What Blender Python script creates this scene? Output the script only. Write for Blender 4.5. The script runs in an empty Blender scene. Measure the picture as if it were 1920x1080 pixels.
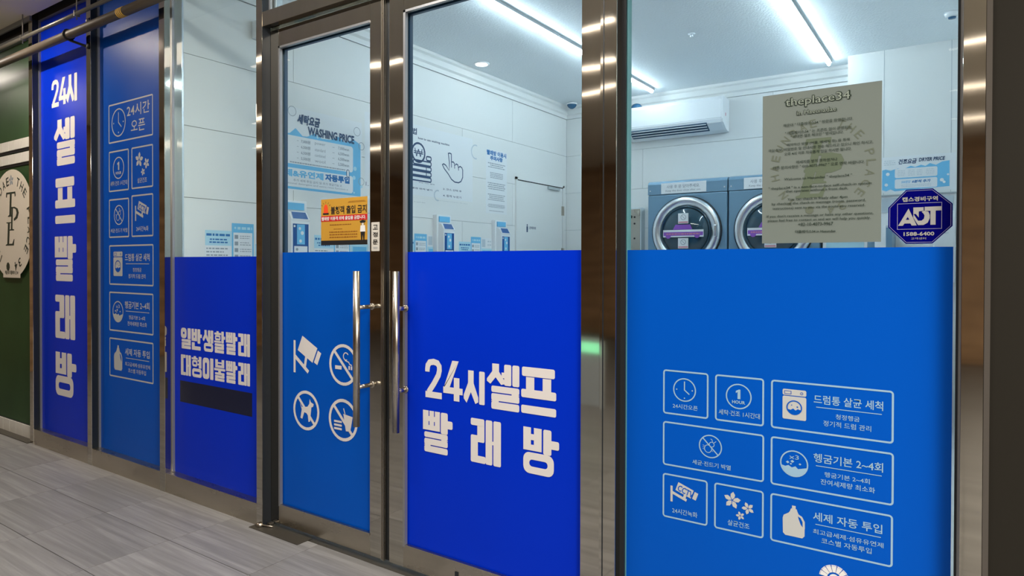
import bpy, bmesh, math, random
from mathutils import Matrix, Vector
random.seed(7)
PI = math.pi
C = bpy.context.scene.collection
S = bpy.context.scene

# ---------------------------------------------------------------- camera
cam_d = bpy.data.cameras.new('camera')
cam = bpy.data.objects.new('camera', cam_d); C.objects.link(cam); S.camera = cam
cam_d.sensor_width = 36.0; cam_d.lens = 23.4201
cam_d.shift_x = 0.000306364; cam_d.shift_y = -0.0176095
cam_d.clip_start = 0.05; cam_d.clip_end = 60
yaw, pitch, roll = 0.596659, -0.00918259, 0.00238705
fw = Vector((-math.sin(yaw)*math.cos(pitch), math.cos(yaw)*math.cos(pitch), math.sin(pitch)))
r0 = Vector((math.cos(yaw), math.sin(yaw), 0)); u0 = r0.cross(fw)
rr = r0*math.cos(roll)+u0*math.sin(roll); uu = -r0*math.sin(roll)+u0*math.cos(roll)
cam.matrix_world = Matrix(((rr.x, uu.x, -fw.x, 0.0), (rr.y, uu.y, -fw.y, -2.1), (rr.z, uu.z, -fw.z, 1.323), (0, 0, 0, 1)))

# ---------------------------------------------------------------- world, light levels, exposure
w = bpy.data.worlds.new('world'); S.world = w; w.use_nodes = True
w.node_tree.nodes['Background'].inputs[0].default_value = (0.85, 0.75, 0.62, 1)
w.node_tree.nodes['Background'].inputs[1].default_value = 0.02
S.view_settings.view_transform = 'Standard'; S.view_settings.look = 'None'
S.view_settings.gamma = 1.0; S.view_settings.use_curve_mapping = False
S.view_settings.exposure = 0.0
SHOP_TUBE = 51.0          # radiance of the shop's cool tubes
HALL_LAMP = 11.0          # radiance of the corridor's warm line lamps
DOWN_LAMP = 1900.0         # radiance of the small downlight over the left panes

def area(name, x, y, z, sx, sy, power, col, aim=(0, 0, -1)):
    d = bpy.data.lights.new(name, 'AREA'); d.shape = 'RECTANGLE'; d.size = sx; d.size_y = sy; d.energy = power; d.color = col
    o = bpy.data.objects.new(name, d); C.objects.link(o); o.location = (x, y, z); o.rotation_euler = Vector(aim).to_track_quat('-Z', 'Y').to_euler()
    return o
# unseen fill lights added at ceiling height to brighten the shopfront and floor
area('unseen_fill_light', 2.6, -2.6, 3.095, 1.6, 1.6, 410, (1.0, 0.90, 0.78))
area('unseen_fill_light', 4.2, -1.5, 3.095, 1.2, 1.6, 180, (1.0, 0.90, 0.78))
area('unseen_fill_light', -7.7, -.36, 3.095, .7, .3, 40, (1.0, 0.90, 0.78))
area('unseen_fill_light', -1.9, -.98, 3.095, 1.7, .30, 66, (1.0, 0.92, 0.82))

# ---------------------------------------------------------------- materials
def new_mat(name):
    m = bpy.data.materials.new(name); m.use_nodes = True
    return m, m.node_tree, m.node_tree.nodes['Principled BSDF']
def plain(name, col, rough=0.6, metal=0.0, coat=0.0, spec=0.5, bump=0.0, scale=60.0, var=0.0):
    m, t, b = new_mat(name)
    b.inputs['Base Color'].default_value = (*col, 1); b.inputs['Roughness'].default_value = rough
    b.inputs['Metallic'].default_value = metal; b.inputs['Coat Weight'].default_value = coat
    b.inputs['Coat Roughness'].default_value = 0.04; b.inputs['Specular IOR Level'].default_value = spec
    if bump or var:
        tc = t.nodes.new('ShaderNodeTexCoord'); n = t.nodes.new('ShaderNodeTexNoise'); n.inputs['Scale'].default_value = scale
        n.inputs['Detail'].default_value = 4
        t.links.new(tc.outputs['Object'], n.inputs['Vector'])
        if bump:
            bp = t.nodes.new('ShaderNodeBump'); bp.inputs['Strength'].default_value = bump; bp.inputs['Distance'].default_value = 0.01
            t.links.new(n.outputs['Fac'], bp.inputs['Height']); t.links.new(bp.outputs['Normal'], b.inputs['Normal'])
        if var:
            mx = t.nodes.new('ShaderNodeMix'); mx.data_type = 'RGBA'
            mx.inputs[6].default_value = (*[c*(1-var) for c in col], 1); mx.inputs[7].default_value = (*[min(1, c*(1+var)) for c in col], 1)
            t.links.new(n.outputs['Fac'], mx.inputs[0]); t.links.new(mx.outputs[2], b.inputs['Base Color'])
    return m
def emit(name, col, k):
    m, t, b = new_mat(name)
    b.inputs['Base Color'].default_value = (*col, 1)
    b.inputs['Emission Color'].default_value = (*col, 1); b.inputs['Emission Strength'].default_value = k
    return m
def glass_mat(name, tint):
    m = bpy.data.materials.new(name); m.use_nodes = True; t = m.node_tree
    t.nodes.clear(); o = t.nodes.new('ShaderNodeOutputMaterial'); mx = t.nodes.new('ShaderNodeMixShader')
    tr = t.nodes.new('ShaderNodeBsdfTransparent'); gl = t.nodes.new('ShaderNodeBsdfGlossy'); fr = t.nodes.new('ShaderNodeFresnel')
    tr.inputs[0].default_value = (*tint, 1); gl.inputs['Roughness'].default_value = 0.0; fr.inputs['IOR'].default_value = 1.30
    ge = t.nodes.new('ShaderNodeNewGeometry'); iv = t.nodes.new('ShaderNodeMath'); iv.operation = 'SUBTRACT'; iv.inputs[0].default_value = 1.0
    ml = t.nodes.new('ShaderNodeMath'); ml.operation = 'MULTIPLY'; t.links.new(ge.outputs['Backfacing'], iv.inputs[1]); t.links.new(iv.outputs[0], ml.inputs[0]); t.links.new(fr.outputs[0], ml.inputs[1])
    t.links.new(ml.outputs[0], mx.inputs[0]); t.links.new(tr.outputs[0], mx.inputs[1]); t.links.new(gl.outputs[0], mx.inputs[2])
    t.links.new(mx.outputs[0], o.inputs[0]); return m
def steel_mat(name, col, rough, stretch=(1, 1, 1), dirt=0.25):
    m, t, b = new_mat(name)
    b.inputs['Metallic'].default_value = 1.0; b.inputs['Anisotropic'].default_value = 0.0
    tc = t.nodes.new('ShaderNodeTexCoord'); mp = t.nodes.new('ShaderNodeMapping'); mp.inputs['Scale'].default_value = stretch
    n = t.nodes.new('ShaderNodeTexNoise'); n.inputs['Scale'].default_value = 9; n.inputs['Detail'].default_value = 5
    t.links.new(tc.outputs['Object'], mp.inputs[0]); t.links.new(mp.outputs[0], n.inputs['Vector'])
    mr = t.nodes.new('ShaderNodeMapRange'); mr.inputs[3].default_value = rough*0.75; mr.inputs[4].default_value = rough*1.35
    t.links.new(n.outputs['Fac'], mr.inputs[0]); t.links.new(mr.outputs[0], b.inputs['Roughness'])
    mx = t.nodes.new('ShaderNodeMix'); mx.data_type = 'RGBA'
    mx.inputs[6].default_value = (*[c*(1-dirt) for c in col], 1); mx.inputs[7].default_value = (*col, 1)
    t.links.new(n.outputs['Fac'], mx.inputs[0]); t.links.new(mx.outputs[2], b.inputs['Base Color'])
    n2 = t.nodes.new('ShaderNodeTexNoise'); n2.inputs['Scale'].default_value = 2.2; n2.inputs['Detail'].default_value = 1
    t.links.new(tc.outputs['Object'], n2.inputs['Vector'])
    bp = t.nodes.new('ShaderNodeBump'); bp.inputs['Strength'].default_value = 0.10; bp.inputs['Distance'].default_value = 0.02
    t.links.new(n2.outputs['Fac'], bp.inputs['Height']); t.links.new(bp.outputs['Normal'], b.inputs['Normal'])
    return m
def tile_mat():
    m, t, b = new_mat('grey_wood_look_porcelain'); b.inputs['Roughness'].default_value = 0.42
    tc = t.nodes.new('ShaderNodeTexCoord'); oi = t.nodes.new('ShaderNodeObjectInfo')
    mul = t.nodes.new('ShaderNodeMath'); mul.operation = 'MULTIPLY'; mul.inputs[1].default_value = 37.0
    t.links.new(oi.outputs['Random'], mul.inputs[0])
    cmb = t.nodes.new('ShaderNodeCombineXYZ'); t.links.new(mul.outputs[0], cmb.inputs[2]); t.links.new(mul.outputs[0], cmb.inputs[0])
    ad = t.nodes.new('ShaderNodeVectorMath'); ad.operation = 'ADD'
    t.links.new(tc.outputs['Object'], ad.inputs[0]); t.links.new(cmb.outputs[0], ad.inputs[1])
    mp = t.nodes.new('ShaderNodeMapping'); mp.inputs['Scale'].default_value = (1.3, 34, 1); t.links.new(ad.outputs[0], mp.inputs[0])
    n = t.nodes.new('ShaderNodeTexNoise'); n.inputs['Scale'].default_value = 1.0; n.inputs['Detail'].default_value = 7; n.inputs['Roughness'].default_value = 0.62
    n.inputs['Distortion'].default_value = 0.4
    t.links.new(mp.outputs[0], n.inputs['Vector'])
    r = t.nodes.new('ShaderNodeValToRGB'); e = r.color_ramp.elements
    e[0].position = 0.18; e[0].color = (0.135, 0.138, 0.14, 1); e[1].position = 0.84; e[1].color = (0.38, 0.385, 0.39, 1)
    x = e.new(0.5); x.color = (0.23, 0.232, 0.235, 1)
    t.links.new(n.outputs['Fac'], r.inputs[0])
    mx = t.nodes.new('ShaderNodeMix'); mx.data_type = 'RGBA'; mx.blend_type = 'MULTIPLY'; mx.inputs[0].default_value = 1
    mr = t.nodes.new('ShaderNodeMapRange'); mr.inputs[3].default_value = 0.9; mr.inputs[4].default_value = 1.06
    t.links.new(oi.outputs['Random'], mr.inputs[0])
    t.links.new(r.outputs[0], mx.inputs[6]); t.links.new(mr.outputs[0], mx.inputs[7])
    t.links.new(mx.outputs[2], b.inputs['Base Color'])
    bp = t.nodes.new('ShaderNodeBump'); bp.inputs['Strength'].default_value = 0.12; bp.inputs['Distance'].default_value = 0.004
    t.links.new(n.outputs['Fac'], bp.inputs['Height']); t.links.new(bp.outputs['Normal'], b.inputs['Normal'])
    return m
def wood_mat():
    m, t, b = new_mat('brown_wood_cladding'); b.inputs['Roughness'].default_value = 0.5
    tc = t.nodes.new('ShaderNodeTexCoord'); mp = t.nodes.new('ShaderNodeMapping'); mp.inputs['Scale'].default_value = (1, 1, 9)
    n = t.nodes.new('ShaderNodeTexNoise'); n.inputs['Scale'].default_value = 1.1; n.inputs['Detail'].default_value = 4
    t.links.new(tc.outputs['Object'], mp.inputs[0]); t.links.new(mp.outputs[0], n.inputs['Vector'])
    r = t.nodes.new('ShaderNodeValToRGB'); e = r.color_ramp.elements
    e[0].position = 0.3; e[0].color = (0.26, 0.15, 0.075, 1); e[1].position = 0.75; e[1].color = (0.55, 0.34, 0.18, 1)
    t.links.new(n.outputs['Fac'], r.inputs[0]); t.links.new(r.outputs[0], b.inputs['Base Color']); return m

M = {
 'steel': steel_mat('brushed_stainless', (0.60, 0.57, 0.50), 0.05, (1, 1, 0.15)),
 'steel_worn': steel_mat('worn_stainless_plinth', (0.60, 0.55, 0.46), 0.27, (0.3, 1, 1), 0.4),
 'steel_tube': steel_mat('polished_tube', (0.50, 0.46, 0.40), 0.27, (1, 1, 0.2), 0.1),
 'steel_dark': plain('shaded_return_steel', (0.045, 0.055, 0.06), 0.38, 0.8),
 'trim_grey': plain('grey_glazing_bead', (0.30, 0.31, 0.33), 0.4, 0.6),
 'gasket': plain('black_gasket', (0.008, 0.012, 0.018), 0.5),
 'inner_blue': plain('inner_stop_blue_reflection', (0.01, 0.045, 0.10), 0.4),  # blue reflected on the stop is put into its colour
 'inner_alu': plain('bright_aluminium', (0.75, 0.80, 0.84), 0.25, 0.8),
 'glass': glass_mat('clear_glass', (0.93, 0.975, 0.985)),
 'glass_edge': plain('glass_edge_teal', (0.10, 0.30, 0.33), 0.2),
 'film_royal': plain('royal_blue_film', (0.0, 0.030, 0.63), 0.36, 0, 0.0, 0.10),
 'film_azure': plain('azure_blue_film', (0.0, 0.090, 0.55), 0.36, 0, 0.0, 0.10),
 'film_green': plain('dark_green_glass', (0.030, 0.072, 0.028), 0.4, 0, 0.0, 0.06, 0, 3, 0.3),
 'vinyl_grey': plain('pale_grey_vinyl', (0.78, 0.76, 0.76), 0.5),
 'vinyl_blue': plain('pale_blue_vinyl', (0.30, 0.50, 0.70), 0.5),
 'vinyl_ice': plain('ice_grey_vinyl', (0.52, 0.55, 0.56), 0.5),
 'navy': plain('navy_tape', (0.0, 0.004, 0.035), 0.45),
 'white': plain('white_print', (0.80, 0.82, 0.84), 0.55),
 'white_tile': plain('white_marble_tile', (0.72, 0.72, 0.68), 0.35, 0, 0, 0.5, 0, 8, 0.12),
 'sign_cream': plain('cream_sign_sheet', (0.72, 0.67, 0.58), 0.5),
 'ink_green': plain('dark_green_ink', (0.012, 0.030, 0.020), 0.5),
 'ink_black': plain('black_ink', (0.012, 0.013, 0.015), 0.5),
 'paper_grey': plain('grey_green_paper', (0.165, 0.205, 0.195), 0.6),
 'paper_mark': plain('olive_watermark', (0.105, 0.145, 0.10), 0.6),
 'paper_mark_pale': plain('pale_olive_watermark', (0.12, 0.15, 0.115), 0.6),
 'outline_pale': plain('pale_letter_fill', (0.27, 0.33, 0.29), 0.6),
 'adt_navy': plain('deep_navy_sticker', (0.0, 0.0, 0.14), 0.5, 0, 0.0, 0.05),
 'adt_grey': plain('silver_grey_print', (0.36, 0.37, 0.38), 0.5),
 'adt_line': plain('lilac_line_print', (0.28, 0.28, 0.50), 0.5),
 'yellow': plain('orange_yellow_print', (0.56, 0.30, 0.035), 0.5),
 'red': plain('red_print', (0.55, 0.015, 0.02), 0.5),
 'red_lamp': plain('red_beacon_print', (0.85, 0.08, 0.02), 0.5),
 'brown_ink': plain('brown_ink', (0.28, 0.10, 0.01), 0.6),
 'sticker_white': plain('white_sticker', (0.62, 0.60, 0.55), 0.5),
 'panel_white': plain('white_wall_panel', (0.80, 0.805, 0.79), 0.42, 0, 0, 0.4),
 'joint': plain('grey_joint', (0.35, 0.42, 0.46), 0.8),
 'shop_ceiling': plain('white_plaster_ceiling', (0.88, 0.93, 0.96), 0.8, 0, 0, 0.3, 0.4, 60, 0.05),
 'shop_floor': plain('pale_shop_floor', (0.78, 0.80, 0.82), 0.5),
 'tube': emit('cool_tube_light', (0.80, 0.93, 1.0), SHOP_TUBE),
 'down_cool': emit('pale_downlight', (1.0, 0.93, 0.90), 5.0),
 'hall_tube': emit('warm_line_light', (1.0, 0.84, 0.68), HALL_LAMP),
 'hall_down': emit('warm_downlight', (1.0, 0.86, 0.70), DOWN_LAMP),
 'exit_green': emit('green_lit_sign', (0.30, 1.0, 0.55), 1.3),
 'fixture': plain('grey_fixture_body', (0.45, 0.50, 0.52), 0.5),
 'ac_white': plain('white_plastic', (0.86, 0.88, 0.90), 0.35),
 'ac_dark': plain('grey_blue_louvre_gap', (0.04, 0.10, 0.17), 0.5),
 'dryer_grey': plain('blue_grey_steel', (0.17, 0.30, 0.42), 0.42, 0.15),
 'chrome': plain('satin_chrome', (0.80, 0.84, 0.88), 0.30, 1.0),
 'drum_glass': plain('dark_door_glass', (0.015, 0.055, 0.085), 0.06, 0, 0.5),
 'purple': plain('purple_print', (0.26, 0.09, 0.48), 0.5),
 'pink': plain('pink_print', (0.65, 0.25, 0.32), 0.5),
 'print_navy': plain('navy_print', (0.015, 0.055, 0.14), 0.5),
 'print_blue': plain('blue_print', (0.02, 0.16, 0.42), 0.5),
 'print_sky': plain('sky_blue_print', (0.16, 0.50, 0.78), 0.5),
 'print_pale': plain('pale_blue_print', (0.46, 0.72, 0.84), 0.5),
 'print_grey': plain('grey_print', (0.30, 0.35, 0.40), 0.5),
 'print_faint': plain('faint_grey_print', (0.52, 0.60, 0.66), 0.5),
 'box_blue': plain('deep_blue_panel', (0.01, 0.09, 0.30), 0.3),
 'cam_blue': plain('tinted_dome', (0.02, 0.10, 0.20), 0.15),
 'cabinet': plain('pale_grey_cabinet', (0.62, 0.68, 0.70), 0.4),
 'pipe': plain('brown_grey_painted_pipe', (0.105, 0.085, 0.065), 0.5, 0, 0, 0.4, 0, 4, 0.15),
 'conduit': plain('grey_conduit', (0.28, 0.27, 0.24), 0.35, 0.5),
 'strap': plain('black_strap', (0.01, 0.01, 0.01), 0.6),
 'label_gold': plain('yellow_pipe_label', (0.85, 0.50, 0.06), 0.5),
 'hall_ceiling': plain('beige_corridor_ceiling', (0.86, 0.80, 0.68), 0.8),
 'pier': plain('dark_brown_painted_metal', (0.013, 0.0115, 0.008), 0.5, 0, 0, 0.3),
 'pier_edge': plain('dark_grey_edge_trim', (0.12, 0.11, 0.10), 0.4, 0.5),
 'dark_track': plain('dark_floor_track', (0.06, 0.055, 0.045), 0.45, 0.3),
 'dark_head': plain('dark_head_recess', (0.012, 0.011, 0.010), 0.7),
 'tile': tile_mat(),
 'grout': plain('grey_grout', (0.06, 0.06, 0.06), 0.9),
 'wood': wood_mat(),
}

# ---------------------------------------------------------------- object helpers
def tag(o, label=None, cat=None, group=None, kind=None):
    if label: o['label'] = label
    if cat: o['category'] = cat
    if group: o['group'] = group
    if kind: o['kind'] = kind
    return o
def empty(name, loc=(0, 0, 0), label=None, cat=None, group=None, kind=None):
    o = bpy.data.objects.new(name, None); C.objects.link(o); o.location = loc; o.empty_display_size = 0.05
    return tag(o, label, cat, group, kind)
def wloc(o):
    v = Vector((0, 0, 0))
    while o is not None: v += o.location; o = o.parent
    return v
def link(name, bm, mat, parent=None, smooth=False):
    """One mesh object from a bmesh in world coordinates; its origin is its parent's."""
    me = bpy.data.meshes.new(name)
    if parent is not None: bmesh.ops.translate(bm, verts=bm.verts, vec=-wloc(parent))
    bm.normal_update(); bm.to_mesh(me); bm.free()
    me.materials.append(M[mat] if isinstance(mat, str) else mat)
    if smooth:
        for p in me.polygons: p.use_smooth = True
    o = bpy.data.objects.new(name, me); C.objects.link(o); o.parent = parent
    return o
def B(): return bmesh.new()
def addbox(bm, x0, x1, y0, y1, z0, z1, bev=0.0):
    t = bmesh.new(); bmesh.ops.create_cube(t, size=1.0)
    for v in t.verts: v.co = Vector(((x0+x1)/2+v.co.x*(x1-x0), (y0+y1)/2+v.co.y*(y1-y0), (z0+z1)/2+v.co.z*(z1-z0)))
    if bev: bmesh.ops.bevel(t, geom=t.edges[:], offset=bev, segments=2, profile=0.6, affect='EDGES')
    me = bpy.data.meshes.new('t'); t.to_mesh(me); t.free(); bm.from_mesh(me); bpy.data.meshes.remove(me)
    return bm
def box(name, mat, x0, x1, y0, y1, z0, z1, parent=None, bev=0.0, **k):
    o = link(name, addbox(B(), x0, x1, y0, y1, z0, z1, bev), mat, parent); return tag(o, **k)
def addtube(bm, pts, r, n=16, cap=True):
    pts = [Vector(p) for p in pts]; rings = []
    for i, p in enumerate(pts):
        d = (pts[min(i+1, len(pts)-1)]-pts[max(i-1, 0)]).normalized()
        a = Vector((0, 0, 1)) if abs(d.z) < 0.9 else Vector((1, 0, 0))
        u = d.cross(a).normalized(); v = d.cross(u)
        rings.append([bm.verts.new(p+r*(math.cos(2*PI*k/n)*u+math.sin(2*PI*k/n)*v)) for k in range(n)])
    for a, b in zip(rings, rings[1:]):
        for k in range(n): f = bm.faces.new((a[k], a[(k+1) % n], b[(k+1) % n], b[k])); f.smooth = True
    if cap: bm.faces.new(rings[0]); bm.faces.new(rings[-1][::-1])
    return bm
def tube(name, mat, pts, r, parent=None, n=16, **k):
    bm = addtube(B(), pts, r, n); bmesh.ops.recalc_face_normals(bm, faces=bm.faces); return tag(link(name, bm, mat, parent), **k)
def addlathe(bm, prof, origin, axis, n=32):
    """prof: (radius, height) pairs turned about axis ('y-','x+','z-','z+') at origin."""
    o = Vector(origin); rings = []
    for r, h in prof:
        ring = []
        for k in range(n):
            a = 2*PI*k/n; c, s = math.cos(a)*r, math.sin(a)*r
            p = {'y-': Vector((c, -h, s)), 'x+': Vector((h, c, s)), 'z-': Vector((c, s, -h)), 'z+': Vector((c, s, h))}[axis]
            ring.append(bm.verts.new(o+p))
        rings.append(ring)
    for a, b in zip(rings, rings[1:]):
        for k in range(n): f = bm.faces.new((a[k], a[(k+1) % n], b[(k+1) % n], b[k])); f.smooth = True
    if prof[-1][0] > 1e-6: bm.faces.new(rings[-1])
    if prof[0][0] > 1e-6: bm.faces.new(rings[0][::-1])
    bmesh.ops.remove_doubles(bm, verts=bm.verts, dist=1e-6); bmesh.ops.recalc_face_normals(bm, faces=bm.faces)
    return bm
def lathe(name, mat, prof, origin, axis, parent=None, n=32, **k):
    return tag(link(name, addlathe(B(), prof, origin, axis, n), mat, parent), **k)

# ---------------------------------------------------------------- flat print (vinyl, paper, lettering) laid on a plane
_glyphs = {}
_fc = bpy.data.curves.new('writer', 'FONT'); _fo = bpy.data.objects.new('writer', _fc)
_fc.resolution_u = 2; _fc.fill_mode = 'BOTH'
def text_mesh(s, bold, shear=0.0, sp=1.0):
    key = (s, bold, shear, sp)
    if key not in _glyphs:
        _fc.body = s; _fc.offset = bold; _fc.shear = shear; _fc.space_character = sp; _fc.align_x = 'CENTER'
        me = _fo.to_mesh()
        vs = [v.co.copy() for v in me.vertices]; fs = [tuple(p.vertices) for p in me.polygons]
        _fo.to_mesh_clear()
        _glyphs[key] = (vs, fs, min(v.x for v in vs), max(v.x for v in vs), min(v.y for v in vs), max(v.y for v in vs))
    return _glyphs[key]
class Art:
    """Collects flat shapes in (u, v) on a plane; out() links what was drawn as one object and starts anew."""
    def __init__(s, kind, at): s.kind, s.at, s.bm, s.lv, s.k = kind, at, bmesh.new(), 1, 0
    def P(s, u, v):
        e = s.lv*0.0006+(s.k % 24)*0.00002      # each shape a hair above the last, so none share a plane
        return Vector((u, s.at-e, v)) if s.kind == 'front' else Vector((s.at+e, u, v))
    def poly(s, pts):
        # signed area keeps every face looking outwards
        a = sum(p[0]*q[1]-q[0]*p[1] for p, q in zip(pts, pts[1:]+pts[:1]))
        if a < 0: pts = pts[::-1]
        s.k += 1; s.bm.faces.new([s.bm.verts.new(s.P(*p)) for p in pts]); return s
    def rect(s, u0, v0, u1, v1, r=0.0):
        u0, u1 = min(u0, u1), max(u0, u1); v0, v1 = min(v0, v1), max(v0, v1)
        if r <= 0: return s.poly([(u0, v0), (u1, v0), (u1, v1), (u0, v1)])
        return s.poly(rr_pts(u0, v0, u1, v1, r))
    def frame(s, u0, v0, u1, v1, t, r=0.0):
        u0, u1 = min(u0, u1), max(u0, u1); v0, v1 = min(v0, v1), max(v0, v1)
        a = rr_pts(u0, v0, u1, v1, max(r, 1e-4)); b = rr_pts(u0+t, v0+t, u1-t, v1-t, max(r-t, 5e-5)); n = len(a)
        for i in range(n): s.poly([a[i], a[(i+1) % n], b[(i+1) % n], b[i]])
        return s
    def disc(s, u, v, r, ry=None, n=28):
        ry = ry or r; return s.poly([(u+r*math.cos(2*PI*k/n), v+ry*math.sin(2*PI*k/n)) for k in range(n)])
    def ring(s, u, v, r, t, ry=None, a0=0, a1=2*PI, n=32):
        ry = ry or r
        for k in range(n):
            p, q = a0+(a1-a0)*k/n, a0+(a1-a0)*(k+1)/n
            s.poly([(u+r*math.cos(p), v+ry*math.sin(p)), (u+r*math.cos(q), v+ry*math.sin(q)),
                    (u+(r-t)*math.cos(q), v+(ry-t)*math.sin(q)), (u+(r-t)*math.cos(p), v+(ry-t)*math.sin(p))])
        return s
    def line(s, pts, t):
        n = len(pts); h = t/2
        def nrm(a, b):
            dx, dy = b[0]-a[0], b[1]-a[1]; L = math.hypot(dx, dy) or 1; return (-dy/L, dx/L)
        L, R = [], []
        for i, p in enumerate(pts):
            n0 = nrm(pts[i-1], p) if i else nrm(p, pts[1]); n1 = nrm(p, pts[i+1]) if i < n-1 else n0
            mx, my = n0[0]+n1[0], n0[1]+n1[1]; m2 = mx*mx+my*my or 1; k = min(2*h/m2, h*1.1)
            L.append((p[0]+mx*k, p[1]+my*k)); R.append((p[0]-mx*k, p[1]-my*k))
        for i in range(n-1): s.poly([L[i], L[i+1], R[i+1], R[i]])
        return s
    def text(s, txt, u0, v0, u1, v1, bold=0.0, shear=0.0, keep=False, sp=1.0, rot=0.0):
        """txt stretched into the rectangle; keep=True keeps its own width, centred."""
        extra = max(0.0, bold-.018); vs, fs, a, b, c, d = text_mesh(txt, min(bold, .018), shear, sp)
        ky = (v1-v0)/(d-c); kx = ky if keep else (u1-u0)/(b-a); cu = (u0+u1)/2
        cr, sr = math.cos(rot), math.sin(rot); cv = (v0+v1)/2
        for ox, oy in [(0, 0)]+([(q*math.cos(t)*extra, q*math.sin(t)*extra) for q in ((.5, 1) if extra > .025 else (1,)) for t in [PI/4*n for n in range(8)]] if extra else []):
            s.k += 1; vv = []                                     # heavier weight: the same letters laid again a hair apart
            for p in vs:
                x, y = (p.x+ox-(a+b)/2)*kx, (p.y+oy-(c+d)/2)*ky
                vv.append(s.bm.verts.new(s.P(cu+x*cr-y*sr, cv+x*sr+y*cr)))
            for f in fs:
                try: s.bm.faces.new([vv[i] for i in f])
                except ValueError: pass
        return s
    def out(s, name, mat, parent=None, **k):
        want = Vector((0, -1, 0)) if s.kind == 'front' else Vector((1, 0, 0))
        s.bm.normal_update()
        for f in s.bm.faces:
            if f.normal.dot(want) < 0: f.normal_flip()
        o = tag(link(name, s.bm, mat, parent), **k); s.bm = bmesh.new(); return o
def rr_pts(u0, v0, u1, v1, r, n=5):
    r = min(r, (u1-u0)/2, (v1-v0)/2); p = []
    for cx, cy, a in ((u1-r, v0+r, -PI/2), (u1-r, v1-r, 0), (u0+r, v1-r, PI/2), (u0+r, v0+r, PI)):
        for k in range(n+1): p.append((cx+r*math.cos(a+PI/2*k/n), cy+r*math.sin(a+PI/2*k/n)))
    return p

# heavy condensed letters, each drawn in a unit box from rounded bars
# ('r',x0,y0,x1,y1) bar, ('o',x0,y0,x1,y1,thick) ring of an oval O, ('p',[...]) outline
SIOT = lambda x0, x1, y0, y1: ('p', [(x0+(x1-x0)*a, y0+(y1-y0)*b) for a, b in
        ((.30, 1), (.68, 1), (.68, .62), (1.0, .20), (1.0, .06), (.80, 0), (.49, .34), (.20, 0), (0, .12), (0, .24), (.30, .62))])
def RIEUL(x0, x1, y0, y1, g=0.025):
    h = (y1-y0); a, b = y0+h*.34, y0+h*.70
    return [('r', x0, y0, x1, a-g/2), ('r', x0, a+g/2, x1, b-g/2), ('r', x0, b+g/2, x1, y1),
            ('s', x0, a-g/2, x0+(x1-x0)*.27, a+g/2), ('s', x0+(x1-x0)*.73, b-g/2, x1, b+g/2)]
def BIEUP(x0, x1, y0, y1, n=1):
    w, h = x1-x0, y1-y0; o = [('s', x0, y0, x1, y0+h*.26), ('s', x0, y0+h*.46, x1, y0+h*.72)]
    s = w*(.16 if n == 1 else .05); c = [x0+w*.5] if n == 1 else [x0+w*.36, x0+w*.68]
    xs = [x0]+[v for q in c for v in (q-s/2, q+s/2)]+[x1]
    for i in range(0, len(xs), 2): o.append(('s', xs[i], y0, xs[i+1], y1))
    return o
G = {
 '시': [SIOT(0, .70, 0, 1), ('r', .74, 0, 1, 1)],
 '셀': [SIOT(0, .56, .545, 1), ('s', .46, .70, .58, .82), ('r', .54, .54, .76, 1), ('r', .79, .54, 1, 1)]+RIEUL(.14, 1, 0, .51),
 '프': [('r', .02, .80, .96, 1), ('s', .14, .50, .38, .785), ('s', .62, .50, .86, .785), ('r', 0, .34, 1, .52), ('r', 0, 0, 1, .175)],
 '빨': BIEUP(0, .58, .53, 1, 2)+[('r', .61, .49, .84, 1), ('r', .80, .63, 1, .82)]+RIEUL(.05, .84, 0, .485),
 '래': [('r', 0, .84, .46, 1), ('s', .22, .50, .46, .90), ('r', 0, .47, .46, .62), ('s', 0, .06, .24, .52), ('r', 0, .0, .50, .16),
        ('r', .50, 0, .72, 1), ('s', .70, .46, .78, .54), ('r', .755, 0, 1, 1)],
 '방': BIEUP(0, .52, .50, 1)+[('r', .565, .46, .79, 1), ('r', .75, .60, 1, .78), ('o', .0, 0, .86, .46, .155)],
 '반': BIEUP(0, .54, .42, 1)+[('r', .58, .32, .84, 1), ('s', .80, .60, 1, .76), ('r', .02, 0, .88, .18), ('s', .02, 0, .30, .36)],
 '일': [('o', 0, .50, .58, 1, .20), ('r', .68, .48, 1, 1)]+RIEUL(.08, 1, 0, .46),
 '생': [SIOT(0, .56, .46, 1), ('r', .50, .40, .72, 1), ('s', .70, .62, .80, .72), ('r', .755, .40, 1, 1), ('o', .12, 0, .98, .40, .145)],
 '활': [('s', .22, .92, .42, 1), ('r', .02, .83, .64, .93), ('o', .08, .58, .58, .82, .09), ('r', 0, .47, .64, .56), ('r', .66, .46, .88, 1), ('s', .84, .64, 1, .78)]+RIEUL(.06, .90, 0, .44),
 '대': [('r', 0, .84, .48, 1), ('s', 0, .04, .26, .95), ('r', 0, 0, .50, .16), ('r', .52, 0, .72, 1), ('s', .70, .44, .80, .54), ('r', .765, 0, 1, 1)],
 '형': [('s', .20, .93, .44, 1), ('r', 0, .84, .60, .93), ('o', .06, .50, .56, .82, .11), ('r', .70, .44, .96, 1), ('s', .58, .76, .74, .84), ('s', .58, .58, .74, .66), ('o', .06, 0, .98, .42, .15)],
 '이': [('o', 0, 0, .62, 1, .22), ('r', .70, 0, 1, 1)],
 '불': [('s', .10, .62, .92, .74), ('s', .10, .62, .34, 1), ('s', .68, .62, .92, 1), ('s', .10, .80, .92, .88), ('r', 0, .48, 1, .59), ('s', .38, .38, .62, .5)]+RIEUL(.08, .94, 0, .40),
}
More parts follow.
